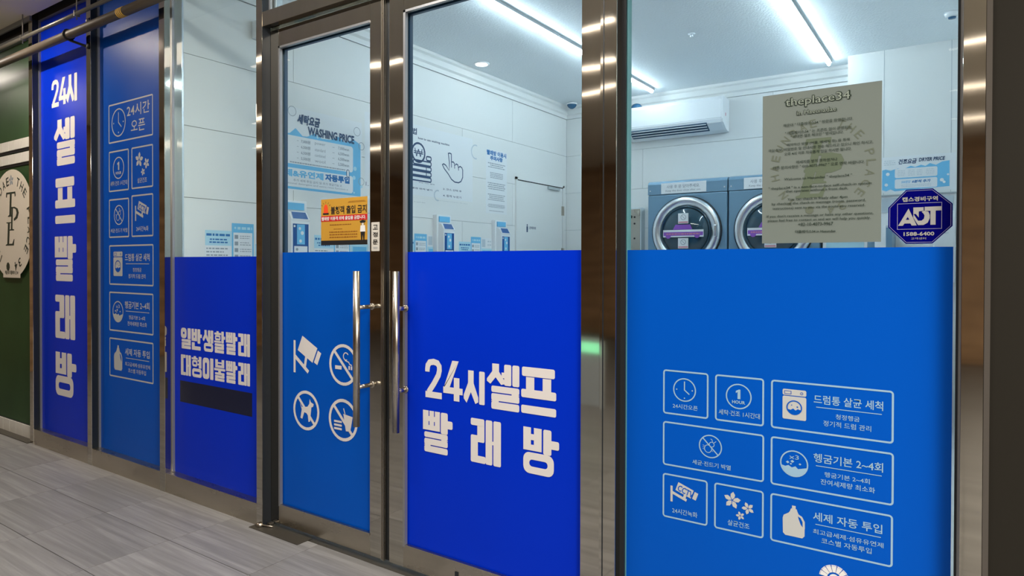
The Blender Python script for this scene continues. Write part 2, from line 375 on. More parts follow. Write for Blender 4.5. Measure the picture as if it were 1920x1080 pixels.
def heavy(art, ch, u0, v0, u1, v1):
    W, H = u1-u0, v1-v0; X = lambda x: u0+x*W; Y = lambda y: v0+y*H; q = min(W, H)*0.045
    if ch == '2':
        c = [(.13, .70), (.16, .80), (.27, .875), (.5, .90), (.72, .875), (.83, .80), (.84, .70), (.78, .58), (.52, .36), (.20, .13)]
        art.line([(X(a), Y(b)) for a, b in c], W*.27); art.rect(X(.02), Y(0), X(.98), Y(.155)); art.rect(X(0), Y(.64), X(.262), Y(.72)); return
    if ch == '4':
        art.poly([(X(a), Y(b)) for a, b in ((.48, 1), (.80, 1), (.33, .30), (.02, .30), (.02, .26))])
        art.rect(X(.02), Y(.17), X(1), Y(.33)); art.rect(X(.56), Y(0), X(.84), Y(.58)); return
    for g in G[ch]:
        if g[0] == 'r': art.rect(X(g[1]), Y(g[2]), X(g[3]), Y(g[4]), q)
        elif g[0] == 's': art.rect(X(g[1]), Y(g[2]), X(g[3]), Y(g[4]))
        elif g[0] == 'p': art.poly([(X(a), Y(b)) for a, b in g[1]])
        elif g[0] == 'o':
            a = rr_pts(X(g[1]), Y(g[2]), X(g[3]), Y(g[4]), .34*min((g[3]-g[1])*W, (g[4]-g[2])*H))
            tx, ty = min(g[5]*H, (g[3]-g[1])*W*.36), min(g[5]*H, (g[4]-g[2])*H*.38)
            b = rr_pts(X(g[1])+tx, Y(g[2])+ty, X(g[3])-tx, Y(g[4])-ty, .16*min((g[3]-g[1])*W, (g[4]-g[2])*H)); n = len(a)
            for i in range(n): art.poly([a[i], a[(i+1) % n], b[(i+1) % n], b[i]])
def scribble(art, u0, v0, u1, v1, rows, dens=0.8, fill=0.42, seed=1, center=True):
    """rows of tiny print too small to read: short dashes of uneven length"""
    rg = random.Random(seed); H = (v1-v0)/rows
    for i in range(rows):
        w = (u1-u0)*rg.uniform(dens, 1.0); a = (u0+u1-w)/2 if center else u0; e = a+w; v = v1-H*(i+.5)
        while a < e-1e-5:
            b = min(e, a+H*rg.uniform(.5, 1.6)); art.rect(a, v-H*fill/2, b, v+H*fill/2); a = b+H*.28

# ---------------------------------------------------------------- pictograms, drawn about (u, v) with half size r
def pic_clock(a, u, v, r, t):
    a.ring(u, v, r, t); a.line([(u, v+r*.72), (u, v), (u+r*.42, v-r*.34)], t*.95)
    for du, dv in ((-.68, 0), (.68, 0), (0, -.7)): a.disc(u+du*r, v+dv*r, r*.06, n=8)
def pic_hour(a, u, v, r, t):
    a.ring(u, v, r, t); a.poly([(u-r*.22, v+r*.42), (u+r*.02, v+r*.55), (u+r*.14, v+r*.55), (u+r*.14, v-r*.2), (u+r*.14, v-r*.2), (u-r*.08, v-r*.2), (u-r*.08, v+r*.34), (u-r*.22, v+r*.26)])
    a.text('HOUR', u-r*.5, v-r*.58, u+r*.5, v-r*.33, 0.03)
def pic_flower(a, u, v, r, rot=0.3, n=5):
    for k in range(n):
        q = rot+2*PI*k/n; c, s = math.cos(q), math.sin(q)
        a.poly([(u+r*(x*c-y*s), v+r*(x*s+y*c)) for x, y in ((.08, 0), (.35, .22), (.68, .26), (1, 0), (.68, -.26), (.35, -.22))])
def pic_flowers(a, u, v, r):
    pic_flower(a, u-r*.42, v+r*.32, r*.58, 1.45); pic_flower(a, u+r*.62, v-r*.02, r*.42, 2.0); pic_flower(a, u+r*.12, v-r*.62, r*.30, 1.9)
def pic_cctv(a, u, v, r, t, word=True):
    a.rect(u-r*.92, v-r*.55, u-r*.78, v+r*.45)
    a.line([(u-r*.85, v+r*.06), (u-r*.1, v-r*.22), (u+r*.12, v-r*.30)], r*.17)
    a.line([(u-r*.05, v-r*.25), (u+r*.06, v+r*.12)], r*.17)
    R = lambda x, y: (u+r*.08+r*(x*.94+y*.34), v+r*.28+r*(-x*.34+y*.94))
    a.poly([R(-.62, -.28), (R(.42, -.28)), R(.42, .28), R(-.62, .28)]); a.poly([R(.5, -.24), R(.74, -.24), R(.74, .24), R(.5, .24)])
def pic_bug(a, u, v, r, t):
    a.ring(u, v, r, t); a.line([(u-r*.68, v+r*.68), (u+r*.68, v-r*.68)], t)
    a.ring(u+r*.12, v+r*.18, r*.24, t*.6, n=14); a.ring(u-r*.2, v-r*.22, r*.34, t*.6, ry=r*.36, n=16)
    a.line([(u+r*.2, v+r*.40), (u+r*.14, v+r*.60), (u+r*.02, v+r*.66)], t*.5); a.line([(u+r*.3, v+r*.34), (u+r*.5, v+r*.5)], t*.5)
    for k in (-.62, -.3, .0): a.line([(u-r*.5+k*0, v+k*r*.5), (u-r*.66, v+k*r*.5+r*.06)], t*.4)
    a.line([(u+r*.1, v-r*.3), (u+r*.22, v-r*.42)], t*.4)
def pic_washer(a, u, v, r):
    w = r*.74
    a.rect(u-w, v+r*.60, u+w, v+r, r*.10); a.rect(u-w, v-r, u+w, v+r*.54, r*.10)
def pic_washer_drum(a, u, v, r):
    w = r*.74; c = v-r*.20
    a.ring(u, c, w*.66, w*.10); a.frame(u-w*.85, v+r*.68, u-w*.25, v+r*.90, r*.03); a.ring(u+w*.62, v+r*.79, r*.09, r*.03, n=12)
    a.poly([(u+w*.56*math.cos(q), c+w*.56*math.sin(q)) for q in [PI*1.1+PI*.8*k/12 for k in range(13)]]+[(u+w*.3, c-w*.10), (u+w*.12, c-w*.24), (u-w*.1, c-w*.08), (u-w*.3, c-w*.22)])
    a.disc(u+w*.26, c+w*.08, w*.07, n=8); a.disc(u-w*.22, c+w*.22, w*.05, n=8)
def pic_bowl(a, u, v, r, t):
    a.ring(u, v, r, t); a.text('x3', u-r*.34, v+r*.34, u+r*.34, v+r*.66, 0.0)
    pts = [(u+r*.9*math.cos(q), v+r*.9*math.sin(q)) for q in [PI*1.07+PI*.86*k/14 for k in range(15)]]
    a.poly(pts+[(u+r*.5, v-r*.30), (u+r*.28, v-r*.36), (u+r*.1, v-r*.18), (u-r*.15, v-r*.30), (u-r*.4, v-r*.16), (u-r*.62, v-r*.26)])
    for du, dv, k in ((-.45, .06, .13), (-.12, .16, .14), (.42, .02, .10), (-.22, -.04, .09)):
        a.poly([(u+r*(du-k), v+r*dv), (u+r*du, v+r*(dv-k*.8)), (u+r*(du+k), v+r*dv), (u+r*du, v+r*(dv+k*.8))])
def pic_bottle(a, u, v, r):
    a.rect(u-r*.10, v+r*.80, u+r*.12, v+r)
    a.poly([(u+r*x, v+r*y) for x, y in ((-.16, .80), (.18, .80), (.24, .62), (.30, .50), (-.30, .50), (-.22, .62))])
    a.poly([(u+r*x, v+r*y) for x, y in ((-.30, .50), (.22, .50), (.30, .20), (.42, -.12), (.56, -.30), (.66, -.34), (.66, -.82), (.52, -.98), (-.50, -.98), (-.64, -.84), (-.66, .10), (-.60, .30))])
    a.line([(u+r*.22, v+r*.46), (u+r*.46, v+r*.34), (u+r*.60, v+r*.08), (u+r*.61, v-r*.36)], r*.13)

def info_box(parent, art, u0, v0, u1, v1, kind, name, mats=('vinyl_blue', 'vinyl_grey'), t=None, wide=False):
    """one outlined vinyl box with its pictogram and wording, a part of the pane"""
    v0, v1 = min(v0, v1), max(v0, v1); W, H = u1-u0, v1-v0; art.lv = 2
    t = t or 0.0052
    p = art.frame(u0, v0, u1, v1, t, 0.010).out('info_box', mats[0], parent, label=name)
    cu, cv = (u0+u1)/2, (v0+v1)/2
    if kind == 'clock': pic_clock(art, cu-W*.02, v1-H*.42, H*.262, t*.75); art.out('pictogram', mats[0], p); art.text('24시간오픈', cu-W*.28, v0+H*.15, cu+W*.27, v0+H*.255, .008).out('lettering', mats[0], p)
    if kind == 'clock_wide':
        pic_clock(art, u0+W*.235, cv, H*.36, t*.85); art.out('pictogram', mats[0], p)
        art.text('24시간', u0+W*.43, v1-H*.42, u1-W*.07, v1-H*.12, .006); art.text('오픈', u0+W*.52, v0+H*.18, u1-W*.17, v0+H*.47, .006).out('lettering', mats[0], p)
    if kind == 'hour': pic_hour(art, cu-W*.01, v1-H*.43, H*.27, t*.75); art.out('pictogram', mats[0], p); art.text('세탁·건조 1시간대', cu-W*.42, v0+H*.14, cu+W*.42, v0+H*.255, .008).out('lettering', mats[0], p)
    if kind == 'bug': pic_bug(art, cu-W*.01*wide, v1-H*.42, H*.255, t*.7); art.out('pictogram', mats[0], p); q = .19 if wide else .42; art.text('세균·진드기 박멸', cu-W*q, v0+H*.13, cu+W*q, v0+H*.235, .008).out('lettering', mats[0], p)
    if kind == 'cctv':
        pic_cctv(art, cu, v1-H*.42, H*.36, t); o = art.out('pictogram', mats[1], p)
        art.lv = 3; art.text('CCTV', cu-W*.16, v1-H*.40, cu+W*.20, v1-H*.26, .02, 0, False, 1, -.34).out('lettering', 'film_azure', p); art.lv = 2
        art.text('24시간녹화', cu-W*.28, v0+H*.13, cu+W*.28, v0+H*.25, .008).out('lettering', mats[0], p)
    if kind == 'flowers': pic_flowers(art, cu, v1-H*.42, H*.32); art.out('pictogram', mats[1], p); art.text('살균건조', cu-W*.22, v0+H*.13, cu+W*.22, v0+H*.25, .008).out('lettering', mats[0], p)
    T = {'washer': ('드럼통 살균 세척', '청정헹굼', '정기적 드럼 관리'), 'bowl': ('헹굼기본 2~4회', '헹굼기본 2~4회', '잔여세제량 최소화'), 'bottle': ('세제 자동 투입', '최고급세제·섬유유연제', '코스별 자동투입')}
    if kind in T:
        a, b, c = T[kind]; pu = u0+W*.205
        if kind == 'washer': pic_washer(art, pu, cv+H*.03, H*.305)
        if kind == 'bowl': pic_bowl(art, pu, cv, H*.27, t*.75)
        if kind == 'bottle': pic_bottle(art, pu, cv, H*.32)
        o = art.out('pictogram', mats[1] if kind != 'bowl' else mats[0], p)
        if kind == 'washer': art.lv = 3; pic_washer_drum(art, pu, cv+H*.03, H*.305); art.out('drum_lines', 'film_azure', p); art.lv = 2
        art.text(a, u0+W*.37, v1-H*.40, u0+W*.92, v1-H*.22, .012); art.rect(u0+W*.39, v1-H*.475, u0+W*.91, v1-H*.460)
        k = .40 if kind == 'washer' else 0
        x0, x1 = {'washer': (.55, .74), 'bowl': (.46, .82), 'bottle': (.37, .93)}[kind]; art.text(b, u0+W*x0, v0+H*.335, u0+W*x1, v0+H*.435, .006)
        x0, x1 = {'washer': (.45, .83), 'bowl': (.43, .86), 'bottle': (.44, .84)}[kind]; art.text(c, u0+W*x0, v0+H*.175, u0+W*x1, v0+H*.285, .006)
        art.out('lettering', mats[0], p)
    return p

# ================================================================ SETTING
ZC, YB, XW, HC = 3.15, 4.70, -3.85, 3.11      # shop ceiling, back wall, side wall, corridor ceiling
fl = empty('floor', (0, 0, 0), 'grey wood-look porcelain tile floor of the corridor', 'floor', None, 'structure')
link('slab', addbox(B(), -9.5, 6.5, -9.0, -0.02, -0.20, -0.010), 'grout', fl)
link('slab', addbox(B(), -9.5, 6.5, -0.02, 0.10, -0.20, -0.004), 'dark_track', fl)
TW, TD = 0.626, 0.372
me = bpy.data.meshes.new('floor_tile'); t = addbox(B(), 0, TW-.003, 0, TD-.003, -.010, 0, 0.0008); t.to_mesh(me); t.free(); me.materials.append(M['tile'])
for i in range(13):
    for j in range(5):
        o = bpy.data.objects.new('floor_tile', me); C.objects.link(o); o.parent = fl
        o.location = (-3.13-TW*8+i*TW+.0015, -0.025-TD*(j+1)+.0015, 0)
far = B()                                                          # the tiles past the picture's edge, joined
for i in range(25):
    for j in range(23):
        x, y = -3.13-TW*10+i*TW, -0.025-TD*(j+1)
        if not (j < 5 and 2 <= i < 15): addbox(far, x+.0015, x+TW-.0015, y+.0015, y+TD-.0015, -.010, 0)
tag(link('far_floor_tiles', far, 'tile', fl), kind='stuff')
o = box('ceiling', 'hall_ceiling', -9.5, 6.5, -9.0, -0.055, HC, HC+.15, label='beige plaster corridor ceiling along the shopfront', cat='ceiling', kind='structure')
box('wall_far', 'wood', -9.5, 6.5, -9.1, -8.9, -.1, HC+.1, label='brown wood clad wall across the corridor', cat='wall', kind='structure')
box('wall_left', 'wood', -9.6, -9.4, -9.0, 0.1, -.1, HC+.1, label='brown wood clad end wall of the corridor', cat='wall', kind='structure')
pr_ = box('wall_right', 'pier', .0545, .75, -.062, .25, -.004, HC+.04, label='dark brown painted pier at the right end of the shopfront', cat='wall', kind='structure')
box('edge_trim', 'pier_edge', .0425, .0545, -.066, .02, 0, HC+.04, parent=pr_)

# shopfront frame: posts, plinth rails, heads
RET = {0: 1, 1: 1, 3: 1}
fr = empty('wall_front', (0, 0, 0), 'brushed stainless steel framework of the laundry shopfront', 'shopfront', None, 'structure')
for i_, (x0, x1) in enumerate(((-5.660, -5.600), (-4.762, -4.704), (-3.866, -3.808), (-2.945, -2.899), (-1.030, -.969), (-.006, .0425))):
    if i_ in RET: box('post_return_shade', 'steel_dark' if i_ < 3 else 'gasket', x1-.0005, x1+.001, -.0475, .0, .11 if i_ < 3 else 0, 3.09, parent=fr)  # dark skin over the post side, its shade put into the colour
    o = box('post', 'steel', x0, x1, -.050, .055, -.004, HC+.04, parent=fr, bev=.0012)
for x0, x1 in ((-5.600, -4.762), (-4.704, -3.866), (-3.808, -2.945), (-.969, -.006)):
    box('plinth', 'steel_worn', x0, x1, -.048, .05, -.004, .110, parent=fr, bev=.0012)
    box('head_recess', 'dark_head', x0, x1, -.01, .05, 3.09, HC+.04, parent=fr)
box('transom_bar', 'steel', -2.899, -1.030, -.048, .05, 2.500, 2.573, parent=fr, bev=.0012)
box('head_recess', 'dark_head', -2.899, -1.030, -.01, .05, 3.09, HC+.04, parent=fr)
# posts are two folded sheets: a dark seam down the wide post beside the right door
box('post_seam', 'gasket', -1.0185, -1.0145, -.0508, -.049, 0, HC, parent=fr)
box('lintel_strip', 'trim_grey', -9.5, -5.6, -.065, -.052, 3.075, HC+.02, parent=fr)

def pane(n, x0, x1, z0, z1, label, bead='trim_grey', glass=True, gl='glass'):
    w = empty('window_%d' % n, ((x0+x1)/2, 0, z0), label, 'window', None, 'structure')
    if glass: box('glass_pane', gl, x0+.004, x1-.004, .004, .012, z0, z1, parent=w)
    b = .011
    for a in ((x0, x0+b, z0, z1), (x1-b, x1, z0, z1)): box('glazing_bead', bead, a[0], a[1], -.010, .003, a[2], a[3], parent=w)
    box('glazing_bead', bead, x0, x1, -.010, .003, z1, z1+.012, parent=w)
    return w
F = Art('front', 0.0035)
def sheet(w, x0, x1, z0, z1, m, lab): F.lv = 1; F.rect(x0, z0, x1, z1); return F.out('film', m, w, label=lab)

# window 1: royal blue, tall column of letters
w1 = pane(1, -5.600, -4.762, .110, 3.078, 'full-height royal blue pane lettered in one tall column')
sheet(w1, -5.60, -4.762, .110, 3.078, 'film_royal', 'royal blue film')
F.lv = 2
for ch, r in (('2', (-5.4140, 2.4290, -5.2970, 2.6280)), ('4', (-5.3010, 2.4330, -5.1700, 2.6230)), ('시', (-5.1780, 2.4330, -5.0170, 2.6240)),
              ('셀', (-5.3760, 2.0080, -5.0540, 2.3330)), ('프', (-5.3620, 1.5990, -5.0530, 1.9200)),
              ('빨', (-5.3710, 1.1940, -5.0390, 1.5090)), ('래', (-5.3660, 0.7890, -5.0590, 1.0960)), ('방', (-5.3650, 0.3840, -5.0430, 0.6910))):
    heavy(F, ch, *r); F.out('lettering', 'vinyl_grey', w1)
# window 2: azure, one column of boxes
w2 = pane(2, -4.704, -3.866, .110, 3.078, 'full-height azure pane with a column of outlined service boxes')
sheet(w2, -4.704, -3.866, .110, 3.078, 'film_azure', 'azure blue film')
mm = ('vinyl_ice', 'vinyl_ice')
info_box(w2, F, -4.5770, 2.0900, -4.0320, 2.3390, 'clock_wide', 'box with clock and opening hours', mm, .009)
info_box(w2, F, -4.5750, 1.7790, -4.3220, 2.0390, 'hour', 'box with one hour roundel', mm, .009)
info_box(w2, F, -4.2870, 1.7810, -4.0330, 2.0390, 'flowers', 'box with three flowers', mm, .009)
info_box(w2, F, -4.5750, 1.4840, -4.3200, 1.7320, 'bug', 'box with crossed-out mite', mm, .009)
info_box(w2, F, -4.2880, 1.4840, -4.0320, 1.7430, 'cctv', 'box with security camera sign', mm, .009)
info_box(w2, F, -4.5730, 1.1820, -4.0310, 1.4370, 'washer', 'box with washing machine', mm, .009)
info_box(w2, F, -4.5750, 0.8860, -4.0330, 1.1380, 'bowl', 'box with rinsing drum', mm, .009)
info_box(w2, F, -4.5740, 0.5920, -4.0340, 0.8420, 'bottle', 'box with detergent bottle', mm, .009)
# window 3: clear above, royal blue below
w3 = pane(3, -3.808, -2.945, .110, 3.078, 'pane with royal blue lower film, two lettered rows and navy patch')
sheet(w3, -3.806, -2.947, .110, 1.358, 'film_royal', 'royal blue film')
F.lv = 2
for row, (u0, u1, v0, v1) in (('일반생활빨래', (-3.735, -3.071, .833, .952)), ('대형이불빨래', (-3.735, -3.071, .680, .798))):
    n = 6; W = (u1-u0)/n
    for i, ch in enumerate(row): heavy(F, ch, u0+W*i+W*.035, v0, u0+W*(i+1)-W*.035, v1); F.out('lettering', 'vinyl_grey', w3)
F.lv = 2; F.rect(-3.741, .524, -3.057, .647); F.out('cover_patch', 'navy', w3, label='navy blue rectangle taped over old lettering')
# window 4: clear above, azure below, grid of boxes
w4 = pane(4, -.969, -.006, .110, 3.078, 'wide pane beside the right door with azure film and box grid')
box('dark_gasket', 'gasket', -.969, -.953, -.012, .03, .11, 3.078, parent=w4)
box('glass_edge', 'glass_edge', -.9535, -.9505, -.003, .03, .11, 3.078, parent=w4)
box('dark_gasket', 'gasket', -.0175, -.012, -.011, .03, .11, 3.078, parent=w4)
sheet(w4, -.953, -.024, .110, 1.371, 'film_azure', 'azure blue film')
info_box(w4, F, -.821, .830, -.670, .976, 'clock', 'box with clock', ('vinyl_blue', 'vinyl_ice'))
info_box(w4, F, -.649, .830, -.500, .976, 'hour', 'box with one hour roundel', ('vinyl_blue', 'vinyl_ice'))
info_box(w4, F, -.821, .660, -.499, .805, 'bug', 'wide box with crossed-out mite', ('vinyl_blue', 'vinyl_ice'), wide=True)
info_box(w4, F, -.821, .488, -.671, .633, 'cctv', 'box with security camera sign', ('vinyl_blue', 'vinyl_ice'))
info_box(w4, F, -.650, .488, -.499, .633, 'flowers', 'box with three flowers', ('vinyl_blue', 'vinyl_ice'))
info_box(w4, F, -.480, .830, -.157, .976, 'washer', 'wide box with washing machine', ('vinyl_blue', 'vinyl_ice'))
info_box(w4, F, -.480, .659, -.156, .805, 'bowl', 'wide box with rinsing drum', ('vinyl_blue', 'vinyl_ice'))
info_box(w4, F, -.480, .488, -.157, .633, 'bottle', 'wide box with detergent bottle', ('vinyl_blue', 'vinyl_ice'))
u, v = -.303, .418; F.lv = 2                                        # film reel emblem at the foot
for k in range(7): F.ring(u, v, .040, .021, a0=.15+k*.42, a1=.15+k*.42+.37, n=6)
F.disc(u, v, .014)
emb = F.out('emblem', 'white', w4, label='white fan of film cells')
F.lv = 3
for k in range(28): q = .18+k*.104; F.disc(u+.0378*math.cos(q), v+.0378*math.sin(q), .0009, n=6)
F.out('sprocket_dots', 'film_azure', emb)
# window 5: transom light over the doors
w5 = pane(5, -2.899, -1.030, 2.573, 3.078, 'clear transom pane above the two doors')
box('inner_stop', 'inner_alu', -2.886, -2.868, .014, .05, 2.573, 3.078, parent=w5)

# doors
def leaf(n, x0, x1, sx0, sx1, label, film, ztop_film, topz=2.49):
    d = empty('door_%d' % n, (x0, 0, 0), label, 'door', None, 'structure')
    y0, y1 = 0.0, .045
    gx0, gx1, gz0, gz1 = sx0, sx1, .108, 2.403
    box('stile', 'steel', x0, gx0, y0, y1, .018, topz, parent=d, bev=.001)
    box('stile', 'steel', gx1, x1, y0, y1, .018, topz, parent=d, bev=.001)
    box('top_rail', 'steel', gx0, gx1, y0, y1, gz1, topz, parent=d, bev=.001)
    box('bottom_rail', 'steel_worn', gx0, gx1, y0, y1, .018, gz0, parent=d, bev=.001)
    for a in ((gx0, gx0+.012, gz0, gz1), ): box('glazing_bead', 'trim_grey', *a[:2], -.004, .012, *a[2:], parent=d)
    box('glazing_bead', 'trim_grey', gx0, gx1, -.004, .012, gz1-.010, gz1, parent=d); box('glazing_bead', 'steel_tube', gx0, gx1, -.003, .012, gz0, gz0+.010, parent=d)
    box('glass_pane', 'glass', gx0+.002, gx1-.002, .019, .027, gz0, gz1, parent=d)
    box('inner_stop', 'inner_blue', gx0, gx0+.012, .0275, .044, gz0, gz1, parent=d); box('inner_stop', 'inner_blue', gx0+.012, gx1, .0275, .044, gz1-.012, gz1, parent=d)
    f = Art('front', .018); f.rect(gx0, gz0-.004, gx1, ztop_film); f.out('film', film, d, label='azure blue film' if 'azure' in film else 'royal blue film')
    return d
d1 = leaf(1, -2.897, -2.096, -2.832, -2.190, 'left glass door with azure film and four prohibition signs', 'film_azure', 1.377)
d2 = leaf(2, -2.071, -1.034, -1.986, -1.128, 'right glass door with royal blue film and big two-row lettering', 'film_royal', 1.373)
box('meeting_bead', 'steel_tube', -2.116, -2.110, -.006, 0, .018, 2.49, parent=d1)
box('meeting_bead', 'steel_tube', -2.103, -2.097, -.008, 0, .018, 2.49, parent=d1)
box('brush_seal', 'gasket', -2.0955, -2.0715, .012, .035, .018, 2.49, parent=d1)
box('key_escutcheon', 'gasket', -1.70, -1.684, -.003, 0, .040, .075, parent=d2)
D = Art('front', .0175); D.lv = 2
# door 1 signs
def forbid(u, v, r, nm, draw):
    D.ring(u, v, r, r*.15); D.line([(u-r*.66, v+r*.66), (u+r*.66, v-r*.66)], r*.15); draw(u, v, r); D.out('prohibition_sign', 'vinyl_grey', d1, label=nm)
def smoke(u, v, r):
    D.rect(u-r*.58, v-r*.24, u-r*.12, v-r*.06); D.rect(u+r*.36, v-r*.20, u+r*.46, v-r*.02); D.rect(u+r*.52, v-r*.20, u+r*.62, v-r*.02)
    D.ring(u+r*.18, v+r*.42, r*.2, r*.05, a0=.5, a1=5.2); D.line([(u+r*.12, v+r*.22), (u+r*.38, v+r*.16), (u+r*.44, v+r*.06), (u+r*.6, v+r*.02)], r*.05)
def dog(u, v, r):
    D.poly([(u-r*.48, v+r*.34), (u-r*.34, v+r*.14), (u+r*.10, v+r*.20), (u+r*.24, v+r*.36), (u+r*.28, v+r*.62), (u+r*.36, v+r*.46), (u+r*.58, v+r*.38), (u+r*.52, v+r*.24), (u+r*.40, v+r*.20),
            (u+r*.36, v-r*.10), (u+r*.30, v-r*.52), (u+r*.18, v-r*.56), (u+r*.12, v-r*.16), (u-r*.14, v-r*.10), (u-r*.30, v-r*.46), (u-r*.44, v-r*.42), (u-r*.34, v+r*.02)])
def food(u, v, r):
    D.poly([(u+r*.02, v+r*.30), (u+r*.66, v+r*.22), (u+r*.50, v-r*.48), (u+r*.20, v-r*.50)]); D.line([(u+r*.14, v+r*.30), (u+r*.04, v+r*.56)], r*.06)
    for k in (0, 1, 2): D.rect(u-r*.62, v-r*(.16+k*.17), u-r*.08, v-r*(.06+k*.17), r*.03)
forbid(-2.381, .852, .0965, 'crossed-out cigarette', smoke)
forbid(-2.645, .607, .0965, 'crossed-out dog', dog)
forbid(-2.383, .595, .0985, 'crossed-out drink cup', food)
a_, b_, c_, d_ = -2.7400, 0.7850, -2.5480, 0.9440
cu, cv, r = (a_+c_)/2, (b_+d_)/2, (c_-a_)/2
D.rect(a_, b_-.0, a_+r*.16, d_)
D.line([(a_+r*.1, cv+r*.02), (cu+r*.16, cv-r*.72)], r*.19); D.line([(cu-r*.12, cv-r*.50), (cu+r*.0, cv+r*.05)], r*.17)
R2 = lambda x, y: (cu+r*.16+r*(x*.90+y*.44), cv+r*.40+r*(-x*.44+y*.90))
D.poly([R2(-.72, -.42), R2(.56, -.42), R2(.56, .42), R2(-.72, .42)]); D.poly([R2(.64, -.34), R2(.92, -.34), R2(.92, .34), R2(.64, .34)])
D.out('camera_sign', 'vinyl_grey', d1, label='security camera on a wall bracket')
# door 2 lettering
for ch, r in (('2', (-1.8770, 0.7610, -1.7840, 0.9300)), ('4', (-1.7800, 0.7620, -1.6760, 0.9260)), ('시', (-1.6700, 0.7630, -1.5650, 0.8950)),
              ('셀', (-1.5540, 0.7550, -1.4010, 0.9330)), ('프', (-1.3920, 0.7570, -1.2380, 0.9330)),
              ('빨', (-1.8890, 0.5320, -1.7280, 0.7060)), ('래', (-1.6340, 0.5300, -1.4860, 0.7060)), ('방', (-1.3820, 0.5320, -1.2250, 0.7060))):
    heavy(D, ch, *r); D.out('lettering', 'vinyl_grey', d2)
# pull handles
def pull(door, x, y, z0, z1, zb, r):
    h = tube('pull_handle', 'steel_tube', [(x, y, z0), (x, y, z1)], r, door, 20, label='long round bar pull handle')
    for z in zb:
        tube('bracket', 'steel_tube', [(x, y, z), (x, 0.0, z)], .0095, h, 12); lathe('rosette', 'steel_tube', [(0, .005), (.014, .005), (.016, 0)], (x, 0.0, z), 'y-', h, 20)
pull(d1, -2.176, -.092, .616, 1.290, (1.132, .785), .0150)
pull(d2, -1.972, -.060, .612, 1.290, (1.132, .785), .0150)

# door foot pivot and its floor plate
fp = empty('floor_closer', (-2.80, -.04, 0), 'dark metal floor plate and pivot at the foot of the left door', 'door closer')
box('cover_plate', 'dark_track', -2.955, -2.580, -.088, -.002, 0, .003, parent=fp)
box('pivot_block', 'steel_tube', -2.892, -2.868, -.028, -.003, .003, .018, parent=fp, bev=.003)
lathe('pivot_cap', 'steel_tube', [(.017, 0), (.017, .010), (.013, .017), (0, .018)], (-2.915, -.052, .003), 'z+', fp, 18)
tube('pivot_arm', 'steel_tube', [(-2.940, -.058, .010), (-2.915, -.052, .012), (-2.872, -.040, .010), (-2.845, -.026, .008)], .004, fp, 8)

# small white sticker on the left door's stile
T = Art('front', -.0005); T.lv = 1
u0, v0, u1, v1 = -2.1800, 1.3780, -2.1290, 1.5060
T.rect(u0, v0, u1, v1, .003); st = T.out('sticker', 'sticker_white', None, label='small white upright sticker on the left door stile', cat='sticker')
T.lv = 2; H = v1-v0; cu = (u0+u1)/2; q = (u1-u0)*.30
for i, ch in enumerate('고정문'): T.text(ch, cu-q, v1-H*(.24+.255*i)-.002, cu+q, v1-H*(.09+.255*i), .02)
T.out('lettering', 'ink_black', st); scribble(T, cu-q, v0+H*.07, cu+q, v0+H*.15, 2, seed=3); T.out('fine_print', 'print_grey', st)

# ================================================================ NOTICES TAPED TO THE GLASS
# orange notice on the left door
N = Art('front', .0165); N.lv = 1
u0, v0, u1, v1 = -2.535, 1.409, -2.222, 1.626; W, H = u1-u0, v1-v0
N.rect(u0, v0, u1, v1); no = N.out('notice', 'yellow', None, label='orange no-entry notice taped inside the glass of the left door', cat='notice')
N.lv = 2
N.rect(u0, v1-H*.485, u1, v1-H*.365); N.out('red_band', 'red', no); N.rect(u0, v0, u1, v0+H*.10); N.out('black_band', 'ink_black', no)
N.text('불청객 출입 금지', u0+W*.22, v1-H*.335, u0+W*.985, v1-H*.165, .02).out('lettering', 'ink_black', no)
N.poly([(u0+W*x, v1-H*y) for x, y in ((.06, .30), (.065, .18), (.085, .125), (.11, .11), (.135, .125), (.155, .18), (.16, .30))]); N.out('beacon', 'red_lamp', no)
N.rect(u0+W*.045, v1-H*.335, u0+W*.175, v1-H*.30); N.out('beacon_base', 'ink_black', no)
for q in (.5, 1.0, 1.57, 2.14, 2.64): N.line([(u0+W*(.11+.085*math.cos(q)), v1-H*(.19-.10*math.sin(q))), (u0+W*(.11+.115*math.cos(q)), v1-H*(.19-.14*math.sin(q)))], .0022); N.out('beacon_ray', 'ink_black', no)
scribble(N, u0+W*.58, v1-H*.11, u0+W*.98, v1-H*.07, 2, seed=4); N.out('fine_print', 'brown_ink', no)
N.lv = 3; N.text('빨래방 이용객 외에 출입을 금합니다.', u0+W*.02, v1-H*.465, u0+W*.97, v1-H*.385, .02).out('lettering', 'white', no)
N.lv = 2; scribble(N, u0+W*.18, v1-H*.585, u0+W*.68, v1-H*.54, 1, seed=5); scribble(N, u0+W*.28, v1-H*.67, u0+W*.48, v1-H*.64, 1, seed=6)
scribble(N, u0+W*.18, v1-H*.86, u0+W*.80, v1-H*.69, 3, .96, seed=7); N.out('fine_print', 'brown_ink', no)
gx = u0+W*.905; N.poly([(gx-W*.065, v1-H*.51), (gx, v1-H*.485), (gx+W*.065, v1-H*.505), (gx+W*.04, v1-H*.545), (gx-W*.045, v1-H*.55)]); N.rect(gx-W*.035, v1-H*.585, gx+W*.03, v1-H*.565); N.out('guard_cap', 'ink_black', no)
N.poly([(gx-W*.045, v1-H*.73), (gx+W*.045, v1-H*.73), (gx+W*.035, v1-H*.90), (gx+W*.012, v1-H*.90), (gx, v1-H*.79), (gx-W*.012, v1-H*.90), (gx-W*.035, v1-H*.90)]); N.out('guard_trousers', 'ink_black', no)
